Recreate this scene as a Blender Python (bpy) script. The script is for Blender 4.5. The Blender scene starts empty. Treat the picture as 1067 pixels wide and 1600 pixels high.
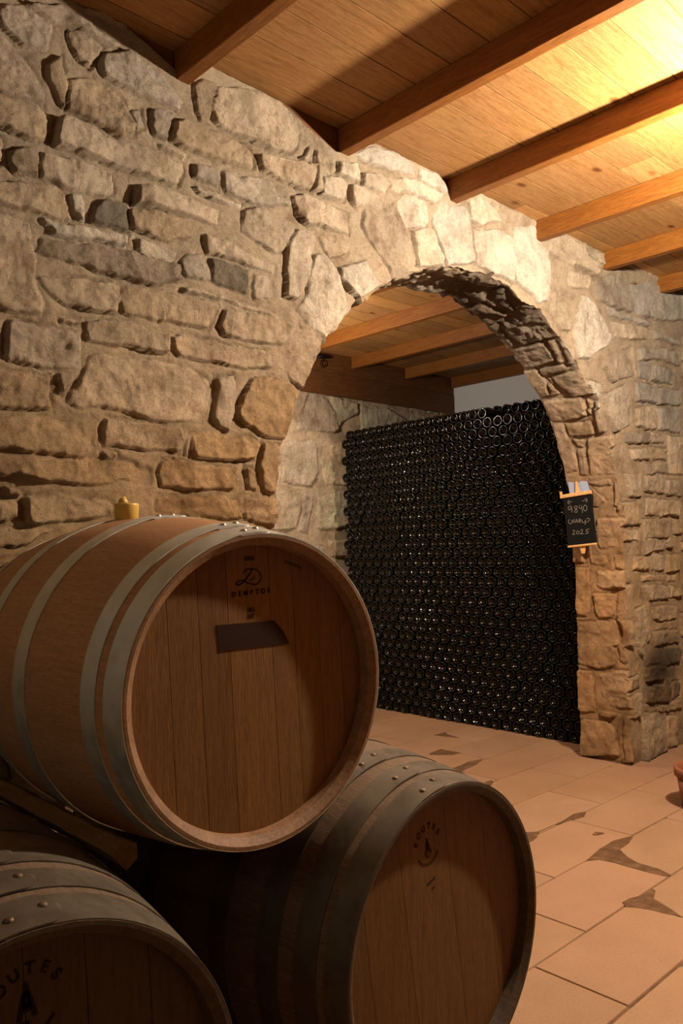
import bpy, math, random
import numpy as np
from mathutils import Vector, Matrix

# ------------------------------------------------------------------ camera, light, exposure
S = bpy.context.scene
C = S.collection
PITCH, ROLL, YAW = 0.04440, -0.02127, 0.7606
CAM_H = 1.16
def camera_axes():
    fw = Vector((math.sin(YAW)*math.cos(PITCH), math.cos(YAW)*math.cos(PITCH), math.sin(PITCH)))
    rt = Vector((math.cos(YAW), -math.sin(YAW), 0)); up = rt.cross(fw)
    return (math.cos(ROLL)*rt + math.sin(ROLL)*up, -math.sin(ROLL)*rt + math.cos(ROLL)*up, fw)
rt, up, fw = camera_axes()
cam = bpy.data.cameras.new('camera'); cam.sensor_fit = 'VERTICAL'; cam.sensor_height = 36; cam.lens = 36*1261.4/1600
cam.clip_start = 0.05
co = bpy.data.objects.new('camera', cam); C.objects.link(co)
m = Matrix((rt, up, -fw)).transposed().to_4x4(); m.translation = Vector((0, 0, CAM_H)); co.matrix_world = m
S.camera = co
S.view_settings.view_transform = 'Standard'; S.view_settings.look = 'None'
S.view_settings.exposure = 0.0; S.view_settings.gamma = 1.0; S.view_settings.use_curve_mapping = False
S.cycles.use_denoising = True
S.cycles.max_bounces = 8; S.cycles.diffuse_bounces = 3
S.cycles.sample_clamp_indirect = 3.0
w = bpy.data.worlds.new('world'); S.world = w; w.use_nodes = True
w.node_tree.nodes['Background'].inputs[0].default_value = (0.01, 0.008, 0.006, 1)
w.node_tree.nodes['Background'].inputs[1].default_value = 0.3
def lamp(name, loc, power, col, radius):
    l = bpy.data.lights.new(name, 'POINT'); l.energy = power; l.color = col; l.shadow_soft_size = radius
    o = bpy.data.objects.new(name, l); o.location = loc; C.objects.link(o); return o
LAMP_NEAR = lamp('ceiling_lamp_near_room', (2.724, 0.72, 2.304), 285, (1.0, 0.84, 0.66), 0.03)
LAMP_BACK = lamp('ceiling_lamp_back_room', (3.02, 3.85, 2.20), 62, (1.0, 0.84, 0.68), 0.05)

FILL_STRENGTH = 1.4      # weak fill light from the glowing pane added on the left

# ------------------------------------------------------------------ measured outlines (metres)
FRONT = [['n',[0.771,2.572,0.784,2.587,0.831,2.609,0.903,2.598,0.908,2.571,0.898,2.512,0.83,2.49,0.798,2.508,0.771,2.529]],['n',[0.744,2.507,0.77,2.51,0.798,2.493,0.83,2.464,0.859,2.437,0.883,2.378,0.882,2.349,0.83,2.348,0.77,2.349,0.734,2.349]],['n',[0.743,2.344,0.77,2.345,0.83,2.339,0.887,2.331,0.893,2.255,0.844,2.248,0.77,2.251,0.743,2.246]],['n',[0.954,2.591,1.0,2.601,1.059,2.585,1.026,2.53,1.015,2.505,0.989,2.515,0.964,2.55]],["d",[0.893,2.475,0.938,2.514,0.943,2.486,0.958,2.457,0.947,2.363,0.922,2.373,0.898,2.428]],['n',[0.958,2.462,1.015,2.485,1.08,2.479,1.119,2.463,1.158,2.393,1.158,2.363,1.118,2.347,1.046,2.358,0.999,2.362,0.952,2.365]],['n',[0.927,2.336,0.973,2.347,1.068,2.34,1.135,2.337,1.24,2.346,1.321,2.339,1.32,2.306,1.294,2.254,1.122,2.249,0.977,2.253,0.909,2.251,0.912,2.281]],["d",[0.797,2.199,0.825,2.227,0.863,2.23,0.875,2.205,0.872,2.161,0.815,2.148,0.797,2.166]],["l",[0.876,2.206,0.879,2.231,0.992,2.233,1.089,2.228,1.088,2.177,1.066,2.157,0.951,2.156,0.876,2.16]],['n',[0.743,2.223,0.77,2.222,0.781,2.208,0.779,2.169,0.77,2.162,0.743,2.158]],['n',[1.04,2.551,1.07,2.574,1.138,2.608,1.184,2.59,1.225,2.59,1.28,2.568,1.323,2.535,1.31,2.485,1.242,2.488,1.159,2.484,1.091,2.499,1.048,2.508]],['n',[1.206,2.463,1.297,2.47,1.272,2.428,1.265,2.381,1.217,2.381,1.202,2.403]],['n',[1.147,2.442,1.176,2.447,1.181,2.396,1.164,2.379]],["l",[1.235,2.368,1.29,2.373,1.34,2.368,1.327,2.352,1.246,2.351]],['n',[0.831,2.609,0.929,2.655,1.038,2.633,1.126,2.619,1.092,2.607,1.027,2.605,0.903,2.603]],['n',[1.277,2.388,1.29,2.442,1.328,2.473,1.42,2.477,1.545,2.474,1.588,2.452,1.594,2.407,1.494,2.386,1.372,2.381,1.314,2.379]],['n',[1.429,2.613,1.457,2.629,1.615,2.673,1.714,2.674,1.785,2.637,1.792,2.595,1.766,2.53,1.718,2.492,1.581,2.486,1.495,2.486,1.434,2.499,1.421,2.535]],["d",[1.356,2.596,1.403,2.631,1.45,2.632,1.424,2.536,1.42,2.483,1.38,2.486,1.368,2.527]],["d",[1.359,2.349,1.411,2.36,1.458,2.34,1.451,2.304,1.358,2.298]],['n',[1.462,2.359,1.521,2.366,1.608,2.381,1.715,2.371,1.745,2.324,1.682,2.294,1.577,2.282,1.471,2.292]],['n',[1.606,2.461,1.717,2.476,1.864,2.505,1.854,2.451,1.828,2.395,1.763,2.394,1.624,2.401]],['n',[1.79,2.506,1.837,2.573,1.839,2.51,1.822,2.488]],['n',[1.857,2.56,1.956,2.554,1.955,2.508,1.879,2.407,1.836,2.401,1.855,2.463]],["l",[1.351,2.274,1.423,2.278,1.541,2.266,1.533,2.252,1.443,2.25,1.377,2.253]],['n',[1.54,2.248,1.606,2.279,1.76,2.266,1.767,2.237,1.742,2.193,1.71,2.161,1.663,2.144,1.596,2.157,1.539,2.178]],['n',[1.758,2.359,1.795,2.379,1.878,2.374,2.018,2.368,2.022,2.296,1.901,2.281,1.858,2.286,1.816,2.272,1.76,2.297]],['n',[1.165,2.224,1.226,2.236,1.396,2.225,1.453,2.225,1.442,2.171,1.388,2.167,1.275,2.164,1.152,2.162]],['n',[0.743,2.104,0.769,2.112,0.911,2.151,0.946,2.141,0.958,2.106,0.971,2.067,0.945,2.058,0.876,2.058,0.769,2.054,0.743,2.051]],["l",[0.963,2.147,1.002,2.153,1.01,2.11,1.012,2.066,0.991,2.072,0.966,2.093]],["D",[1.036,2.133,1.066,2.157,1.133,2.15,1.129,2.071,1.087,2.07,1.023,2.073]],['n',[1.138,2.146,1.226,2.16,1.341,2.153,1.34,2.098,1.237,2.072,1.143,2.085,1.132,2.119]],["l",[0.883,2.051,0.991,2.055,1.132,2.061,1.131,2.022,1.054,2.018,0.915,2.006,0.91,2.024,0.886,2.032]],["d",[0.886,1.996,0.98,2.003,1.131,2.014,1.297,2.011,1.296,1.962,1.205,1.931,1.142,1.928,1.053,1.932,1.001,1.943,0.91,1.946,0.873,1.952]],['n',[1.16,2.061,1.255,2.06,1.291,2.047,1.278,2.012,1.212,2.015,1.171,2.008]],['n',[0.743,2.03,0.769,2.029,0.796,2.027,0.852,2.023,0.859,1.982,0.871,1.937,0.875,1.857,0.887,1.816,0.88,1.789,0.796,1.775,0.769,1.779,0.742,1.784]],['n',[0.88,1.891,0.924,1.901,1.032,1.91,1.108,1.911,1.107,1.865,1.096,1.829,1.021,1.825,0.959,1.826,0.909,1.84]],['n',[1.115,1.912,1.186,1.924,1.267,1.927,1.32,1.924,1.431,1.919,1.43,1.885,1.403,1.84,1.305,1.836,1.227,1.836,1.117,1.834,1.109,1.876]],['n',[0.916,1.798,0.994,1.793,0.989,1.78,0.923,1.78]],['n',[0.789,1.751,0.805,1.761,0.909,1.763,0.989,1.762,0.983,1.65,0.978,1.653,0.933,1.649,0.795,1.648,0.78,1.653,0.78,1.708]],['n',[1.005,1.8,1.085,1.814,1.192,1.813,1.269,1.805,1.263,1.745,1.221,1.739,1.117,1.744,1.004,1.74]],['n',[1.303,2.024,1.325,2.054,1.374,2.063,1.406,2.031,1.408,1.987,1.321,1.979,1.303,1.997]],["D",[1.41,2.063,1.565,2.062,1.556,1.978,1.445,1.978,1.412,1.988]],['n',[1.583,2.057,1.654,2.055,1.667,1.982,1.585,1.966,1.575,2.005]],['n',[1.394,2.135,1.489,2.131,1.581,2.112,1.662,2.108,1.662,2.068,1.587,2.072,1.488,2.073,1.4,2.069,1.384,2.104]],['n',[1.308,1.949,1.385,1.954,1.485,1.946,1.629,1.945,1.704,1.923,1.599,1.927,1.437,1.934,1.314,1.928]],['n',[1.464,1.908,1.599,1.922,1.72,1.92,1.759,1.908,1.694,1.837,1.626,1.829,1.463,1.828,1.443,1.853]],['n',[1.278,1.803,1.435,1.807,1.641,1.811,1.643,1.752,1.481,1.735,1.299,1.741,1.281,1.755]],['n',[1.038,1.711,1.123,1.713,1.226,1.721,1.335,1.708,1.408,1.675,1.409,1.645,1.39,1.588,1.35,1.543,1.266,1.541,1.213,1.538,1.125,1.548,1.05,1.555,0.972,1.543,0.942,1.564,0.98,1.632,1.008,1.696]],["l",[1.726,2.184,1.775,2.252,1.841,2.256,1.848,2.214,1.83,2.172,1.829,2.121,1.803,2.065,1.753,1.999,1.706,1.996,1.708,2.088]],["l",[1.839,2.174,1.89,2.186,1.94,2.146,1.982,2.084,2.007,2.017,1.997,1.963,1.898,1.876,1.832,1.915,1.752,1.975,1.811,2.042,1.82,2.107]],["o",[1.767,1.922,1.832,1.909,1.898,1.863,1.862,1.782,1.786,1.704,1.731,1.727,1.693,1.771,1.694,1.825]],["o",[1.565,1.713,1.654,1.725,1.73,1.717,1.794,1.7,1.767,1.618,1.726,1.553,1.718,1.526,1.62,1.527,1.527,1.559,1.499,1.591,1.514,1.626]],['n',[1.866,2.25,1.961,2.275,2.015,2.262,2.014,2.229,1.919,2.174]],['n',[1.427,1.689,1.488,1.708,1.5,1.647,1.492,1.579,1.474,1.532,1.431,1.545,1.408,1.57]],["o",[1.339,1.52,1.41,1.526,1.561,1.516,1.597,1.502,1.574,1.442,1.49,1.443,1.351,1.443,1.339,1.477]],["o",[1.612,1.514,1.694,1.503,1.689,1.455,1.669,1.401,1.645,1.344,1.597,1.348,1.595,1.426]],["o",[1.538,1.423,1.581,1.414,1.579,1.345,1.544,1.355]],["o",[1.234,1.417,1.294,1.426,1.409,1.422,1.496,1.415,1.484,1.342,1.343,1.342,1.227,1.346,1.216,1.385]],["o",[1.529,1.326,1.652,1.335,1.659,1.277,1.643,1.236,1.528,1.247]],["o",[1.212,1.315,1.343,1.326,1.501,1.314,1.521,1.253,1.439,1.252,1.354,1.257,1.22,1.25,1.205,1.271]],['n',[1.32,1.513,1.333,1.503,1.332,1.441,1.313,1.443]],['n',[0.729,1.625,0.768,1.626,0.903,1.63,0.905,1.535,0.85,1.53,0.768,1.526,0.729,1.526]],['n',[0.928,1.638,0.978,1.645,0.932,1.576]],['n',[0.729,1.508,0.768,1.508,0.907,1.517,1.039,1.519,1.028,1.454,0.991,1.418,0.873,1.424,0.768,1.426,0.729,1.428]],['n',[1.06,1.529,1.149,1.535,1.296,1.527,1.308,1.475,1.295,1.447,1.159,1.448,1.049,1.451,1.044,1.495]],["l",[1.041,1.445,1.087,1.439,1.092,1.419,1.059,1.414]],["d",[0.729,1.415,0.768,1.413,1.007,1.423,1.147,1.407,1.193,1.384,1.189,1.353,1.059,1.348,0.878,1.35,0.768,1.354,0.728,1.357]],['n',[0.785,1.332,0.826,1.32,0.821,1.302,0.781,1.301]],['n',[0.728,1.299,0.767,1.296,0.812,1.297,0.817,1.247,0.767,1.237,0.728,1.237]],['n',[0.835,1.311,0.921,1.318,1.037,1.312,1.08,1.299,1.079,1.259,0.955,1.243,0.882,1.229,0.84,1.233,0.83,1.27]],['n',[0.728,1.226,0.767,1.224,0.872,1.224,0.92,1.219,0.835,1.181,0.767,1.175,0.728,1.176]],["l",[2.052,2.6,2.158,2.669,2.268,2.692,2.383,2.672,2.391,2.624,2.286,2.613,2.108,2.591]],["l",[2.415,2.675,2.515,2.677,2.595,2.657,2.593,2.611,2.501,2.606,2.413,2.616]],["l",[2.101,2.541,2.174,2.574,2.234,2.575,2.211,2.499,2.095,2.485]],["l",[2.244,2.571,2.391,2.609,2.569,2.604,2.51,2.545,2.367,2.537,2.232,2.519]],["l",[1.969,2.559,2.079,2.575,2.086,2.503,2.003,2.497,1.959,2.503]],["l",[2.02,2.476,2.104,2.488,2.186,2.481,2.102,2.409,2.055,2.393,2.028,2.419]],["l",[1.879,2.459,1.967,2.493,2.02,2.476,2.0,2.411,1.869,2.399]],["l",[1.958,2.164,2.105,2.225,2.142,2.172,2.189,2.142,2.159,2.108,2.072,2.057,2.027,2.088,1.965,2.127]],["d",[2.101,2.392,2.141,2.444,2.211,2.485,2.261,2.478,2.29,2.444,2.36,2.349,2.379,2.289,2.355,2.227,2.26,2.164,2.221,2.218,2.136,2.293,2.09,2.342]],["l",[2.271,2.488,2.324,2.525,2.453,2.533,2.462,2.47,2.438,2.419,2.34,2.394,2.29,2.451]],["l",[2.361,2.392,2.494,2.441,2.547,2.336,2.556,2.294,2.442,2.261,2.388,2.256,2.39,2.299]],["l",[2.495,2.471,2.545,2.567,2.639,2.578,2.724,2.587,2.745,2.492,2.763,2.349,2.58,2.299,2.547,2.351]],["l",[2.726,2.618,2.816,2.668,2.946,2.641,2.957,2.587,2.81,2.532,2.734,2.536]],["l",[2.758,2.503,2.942,2.551,3.058,2.54,3.051,2.324,3.022,2.335,2.878,2.335,2.776,2.352]],["l",[3.076,2.61,3.246,2.651,3.351,2.6,3.356,2.428,3.318,2.307,3.255,2.278,3.139,2.322,3.068,2.34]],['n',[3.273,2.581,3.5,2.674,3.67,2.662,3.701,2.605,3.809,2.602,3.786,2.531,3.576,2.539,3.38,2.555]],['n',[3.704,2.643,3.888,2.668,3.884,2.6,3.774,2.613]],['n',[3.523,2.509,3.73,2.51,3.689,2.427,3.501,2.415]],['n',[3.367,2.343,3.451,2.413,3.545,2.325,3.557,2.256,3.503,2.193,3.437,2.182,3.331,2.267]],["l",[3.652,2.401,3.723,2.406,3.81,2.349,3.933,2.238,3.891,2.184,3.702,2.09,3.596,2.074,3.553,2.184,3.593,2.281]],["d",[3.823,2.53,3.998,2.587,4.115,2.564,4.188,2.45,4.164,2.406,3.983,2.391,3.832,2.4,3.799,2.459]],["g",[4.135,2.559,4.418,2.639,4.812,2.637,4.797,2.481,4.467,2.421,4.227,2.418]],["g",[3.868,2.388,4.31,2.393,4.351,2.359,3.941,2.345]],['n',[3.94,2.325,4.306,2.341,4.323,2.283,3.971,2.235]],['n',[3.848,2.111,4.17,2.218,4.199,2.064,4.075,2.038,3.934,1.996,3.826,2.061]],["g",[4.233,2.228,4.522,2.263,4.517,2.2,4.228,2.158]],["g",[4.395,2.356,4.767,2.345,4.764,2.312,4.436,2.312]],["g",[4.227,2.148,4.379,2.17,4.348,2.064,4.22,2.057]],["g",[4.4,2.152,4.677,2.16,4.645,2.07,4.37,2.061]],["g",[4.545,2.267,4.761,2.279,4.753,2.192,4.552,2.205]],['n',[3.816,1.917,4.071,1.995,4.145,1.906,4.116,1.786,3.934,1.732,3.865,1.829]],["g",[4.197,2.031,4.435,2.04,4.426,1.937,4.188,1.921]],["g",[4.468,2.034,4.757,2.048,4.732,1.959,4.449,1.939]],['n',[4.185,1.881,4.425,1.926,4.413,1.782,4.303,1.773,4.178,1.792]],["g",[4.458,1.92,4.748,1.95,4.734,1.799,4.458,1.786]],["d",[4.031,1.731,4.302,1.763,4.319,1.704,4.048,1.694]],['n',[4.346,1.767,4.525,1.771,4.521,1.719,4.362,1.707]],['n',[4.106,1.659,4.295,1.682,4.311,1.614,4.121,1.602]],['n',[4.328,1.685,4.518,1.688,4.512,1.626,4.355,1.616]],["d",[4.245,1.59,4.534,1.606,4.552,1.545,4.261,1.531]],['n',[4.559,1.764,4.732,1.778,4.711,1.542,4.552,1.545]],['n',[4.239,1.52,4.504,1.533,4.472,1.429,4.253,1.432]],['n',[4.514,1.513,4.708,1.511,4.699,1.42,4.495,1.425]],['n',[4.035,1.52,4.198,1.528,4.209,1.401,4.065,1.397]],['n',[4.272,1.403,4.68,1.394,4.647,1.299,4.264,1.304]],['n',[4.22,1.284,4.552,1.287,4.536,1.113,4.207,1.128]],['n',[4.575,1.288,4.686,1.278,4.678,1.194,4.59,1.195]],['n',[4.202,1.181,4.488,1.179,4.481,1.102,4.209,1.1]],['n',[4.081,1.083,4.252,1.086,4.245,1.005,4.089,1.01]],['n',[4.281,1.085,4.448,1.081,4.425,0.999,4.275,1.004]],['n',[4.479,1.081,4.656,1.077,4.648,0.991,4.47,0.983]],['n',[4.185,0.98,4.597,0.971,4.577,0.93,4.183,0.947]],['n',[4.181,0.927,4.479,0.906,4.457,0.831,4.246,0.837]],['n',[4.511,0.912,4.649,0.876,4.645,0.834,4.49,0.843]],['n',[4.287,0.8,4.581,0.788,4.574,0.718,4.384,0.705,4.297,0.739]],["d",[4.291,0.665,4.617,0.651,4.594,0.575,4.298,0.583]],['n',[4.085,0.787,4.201,0.819,4.239,0.75,4.215,0.645,4.136,0.547,4.097,0.59]],["D",[4.173,0.48,4.394,0.468,4.372,0.389,4.181,0.4]],["D",[4.433,0.56,4.62,0.555,4.611,0.457,4.441,0.47]],["D",[4.179,0.381,4.462,0.357,4.454,0.262,4.172,0.296]],["D",[4.494,0.36,4.601,0.353,4.594,0.276,4.501,0.269]],["d",[4.301,0.257,4.592,0.256,4.587,0.2,4.327,0.22]],['n',[4.126,0.251,4.388,0.217,4.385,0.008,4.119,-0.001]],['n',[4.416,0.186,4.541,0.173,4.525,0.002,4.4,0.005]]]
INTRA = [["d",[2.908,0.236,2.893,0.186,2.762,0.213,2.757,0.259,2.846,0.264]],['n',[2.824,0.167,2.817,0.122,2.743,0.145,2.73,0.195]],['n',[2.783,0.106,2.793,0.021,2.602,0.091,2.62,0.13]],["d",[2.739,0.283,2.726,0.188,2.59,0.14,2.558,0.223,2.573,0.298]],["g",[2.535,0.207,2.55,0.125,2.53,-0.001,2.457,-0.035,2.35,-0.029,2.357,0.08,2.352,0.196,2.402,0.219]],['n',[2.566,0.281,2.552,0.227,2.438,0.238,2.441,0.29]],['n',[2.341,0.298,2.34,0.11,2.307,0.088,2.207,0.095,2.2,0.165,2.195,0.274,2.272,0.296]],['n',[2.426,0.291,2.415,0.237,2.353,0.243,2.356,0.3]],['n',[2.341,0.069,2.343,0.033,2.186,0.06,2.182,0.092]],['n',[2.337,0.022,2.335,-0.036,2.272,-0.032,2.162,0.011,2.169,0.038]],['n',[2.173,0.21,2.177,0.074,2.145,0.039,2.116,0.063,2.118,0.206]],['n',[2.18,0.293,2.183,0.226,2.086,0.2,1.999,0.23,1.997,0.284,2.105,0.288]],['n',[2.084,0.191,1.999,0.171,1.994,0.232]],['n',[2.106,0.176,2.123,-0.014,1.964,-0.027,1.967,0.113,2.041,0.144]],['n',[1.974,0.279,1.961,0.075,1.851,0.064,1.838,0.194,1.845,0.277]],['n',[1.957,0.056,1.92,0.029,1.848,0.04,1.872,0.062]],['n',[1.919,0.02,1.928,-0.052,1.755,-0.035,1.744,0.038,1.826,0.033]],['n',[1.819,0.206,1.82,0.065,1.746,0.058,1.749,0.203]],['n',[1.828,0.273,1.826,0.219,1.619,0.198,1.558,0.202,1.545,0.281,1.67,0.292]],['n',[1.733,0.197,1.725,0.131,1.675,0.151,1.689,0.179]],['n',[1.669,0.184,1.674,0.141,1.524,0.157,1.528,0.198]],['n',[1.723,0.121,1.729,-0.037,1.52,-0.009,1.523,0.146]],['n',[1.486,0.175,1.495,0.039,1.466,0.034,1.46,0.096]],['n',[1.454,0.149,1.381,0.078,1.346,0.134,1.357,0.159]],['n',[1.474,0.022,1.491,-0.016,1.367,-0.011,1.303,0.037]],['n',[1.288,0.151,1.282,-0.002,1.131,-0.002,1.124,0.13,1.182,0.159]],['n',[1.092,0.053,1.091,0.001,1.014,0.002,1.02,0.049]],['n',[1.086,0.189,1.086,0.096,1.059,0.089,1.03,0.119,1.046,0.183]],["l",[1.006,0.156,1.007,0.001,0.917,0.001,0.911,0.138,0.933,0.159]],['n',[1.026,0.284,1.026,0.199,0.786,0.201,0.762,0.224,0.759,0.28,0.796,0.293]],['n',[0.887,0.179,0.89,0.054,0.779,0.058,0.758,0.087,0.752,0.151,0.787,0.172]],['n',[0.729,0.281,0.747,0.06,0.598,0.058,0.509,0.076,0.482,0.155,0.5,0.286]],["d",[0.787,0.037,0.795,-0.001,0.532,-0.001,0.516,0.027,0.54,0.047]],['n',[0.466,0.291,0.464,0.209,0.254,0.199,0.236,0.281,0.254,0.295]],["l",[0.455,0.163,0.484,0.07,0.484,-0.002,0.292,0.002,0.284,0.064,0.304,0.161]],["d",[0.263,0.177,0.262,0.085,0.229,0.094,0.231,0.171]],['n',[0.195,0.29,0.212,0.122,0.153,0.083,0.039,0.073,-0.006,0.298]],["d",[0.255,0.044,0.254,-0.0,0.013,0.002,0.011,0.047]]]
BACK = [['n',[4.059,2.349,4.245,2.345,4.337,2.186,4.358,2.099,4.321,2.069,4.144,2.063,3.917,2.044,3.988,2.195]],['n',[4.269,2.356,4.39,2.343,4.59,2.329,4.587,2.238,4.434,2.169,4.359,2.117,4.314,2.228]],['n',[3.783,1.85,3.828,1.961,4.119,1.983,4.124,1.75,4.041,1.627,3.778,1.65]],['n',[4.175,1.909,4.258,1.95,4.467,2.019,4.472,1.786,4.443,1.659,4.214,1.65,4.159,1.769]],['n',[3.672,1.613,3.745,1.616,3.984,1.591,3.935,1.404,3.899,1.312,3.728,1.295,3.665,1.303]],['n',[3.983,1.582,4.085,1.568,4.047,1.431,4.02,1.269,3.932,1.295]],['n',[4.119,1.561,4.417,1.605,4.483,1.321,4.101,1.303]],['n',[4.226,1.217,4.505,1.223,4.501,1.089,4.234,1.095]],['n',[4.615,2.314,4.933,2.319,5.184,2.239,4.928,2.168,4.608,2.103]]]
PATCH = [[2.691,1.576,2.828,1.599,2.95,1.604,3.026,1.581,3.038,1.569,2.96,1.548,2.881,1.543,2.832,1.488,2.805,1.435,2.804,1.357,2.782,1.305,2.757,1.304,2.749,1.358,2.746,1.439,2.747,1.496,2.736,1.549],[2.463,1.318,2.503,1.316,2.551,1.299,2.631,1.297,2.622,1.282,2.559,1.258,2.544,1.226,2.519,1.176,2.495,1.142,2.483,1.184,2.476,1.228,2.462,1.265,2.442,1.294],[2.762,1.925,2.793,1.904,2.836,1.87,3.008,1.866,3.124,1.879,3.186,1.855,3.12,1.828,3.057,1.84,2.948,1.865,2.84,1.866,2.776,1.838,2.719,1.828,2.654,1.852],[3.318,2.707,3.39,2.711,3.496,2.725,3.588,2.705,3.475,2.66,3.371,2.648,3.312,2.631],[3.485,2.995,3.606,3.009,3.607,2.956,3.618,2.87,3.547,2.876,3.499,2.931,3.473,2.974],[3.846,3.259,3.952,3.258,3.914,3.21,3.892,3.101,3.86,3.172],[3.211,2.434,3.295,2.434,3.284,2.41,3.213,2.378,3.201,2.409]]
CHIP = [2.95,1.694,2.974,1.692,3.003,1.679,2.992,1.667,2.967,1.676,2.947,1.683]
MONO = [[-0.038,0.189,-0.041,0.186,-0.038,0.184,-0.031,0.185,-0.024,0.19,-0.014,0.199,-0.006,0.21,-0.005,0.213],[-0.026,0.203,-0.022,0.208,-0.015,0.211,-0.002,0.211,0.01,0.205,0.014,0.195,0.009,0.187,0.0,0.183,-0.014,0.186,-0.027,0.191,-0.035,0.191,-0.041,0.187],[-0.014,0.191,-0.007,0.192,-0.002,0.195,-0.001,0.199]]
TAPE = [-0.083,0.116,0.042,0.115,0.062,0.093,0.074,0.072,0.074,0.07,-0.078,0.07]
# ------------------------------------------------------------------ helpers
rng = np.random.default_rng(7); random.seed(7)
def mesh_obj(name, V, F, mats, parent=None, smooth=False, mi=None, col=None, uv=None):
    me = bpy.data.meshes.new(name)
    V = np.asarray(V, dtype=np.float32)
    if isinstance(F, np.ndarray):
        n = len(F); me.vertices.add(len(V)); me.vertices.foreach_set('co', V.ravel())
        me.loops.add(n*4); me.loops.foreach_set('vertex_index', F.astype(np.int32).ravel())
        me.polygons.add(n); me.polygons.foreach_set('loop_start', np.arange(0, n*4, 4, dtype=np.int32))
        me.update(calc_edges=True)
    else:
        me.from_pydata([tuple(map(float, v)) for v in V], [], F)
    if not isinstance(mats, (list, tuple)): mats = [mats]
    for q in mats: me.materials.append(q)
    if mi is not None: me.polygons.foreach_set('material_index', np.asarray(mi, dtype=np.int32))
    if smooth: me.polygons.foreach_set('use_smooth', np.ones(len(me.polygons), dtype=bool))
    if col is not None:      # per vertex colour
        a = me.color_attributes.new('Col', 'FLOAT_COLOR', 'POINT')
        c = np.ones((len(V), 4), dtype=np.float32); c[:, :3] = col; a.data.foreach_set('color', c.ravel())
    if uv is not None:       # per vertex uv
        l = me.uv_layers.new(name='UV'); idx = np.empty(len(me.loops), dtype=np.int32); me.loops.foreach_get('vertex_index', idx)
        l.data.foreach_set('uv', np.asarray(uv, dtype=np.float32)[idx].ravel())
    me.update()
    o = bpy.data.objects.new(name, me); C.objects.link(o)
    if parent is not None: o.parent = parent
    return o
def empty(name, loc=(0, 0, 0), rot=None):
    o = bpy.data.objects.new(name, None); o.location = loc; o.empty_display_size = 0.05
    if rot is not None: o.rotation_euler = rot
    C.objects.link(o); return o
def tag(o, label=None, cat=None, group=None, kind=None):
    if label: o['label'] = label
    if cat: o['category'] = cat
    if group: o['group'] = group
    if kind: o['kind'] = kind
    return o
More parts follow.
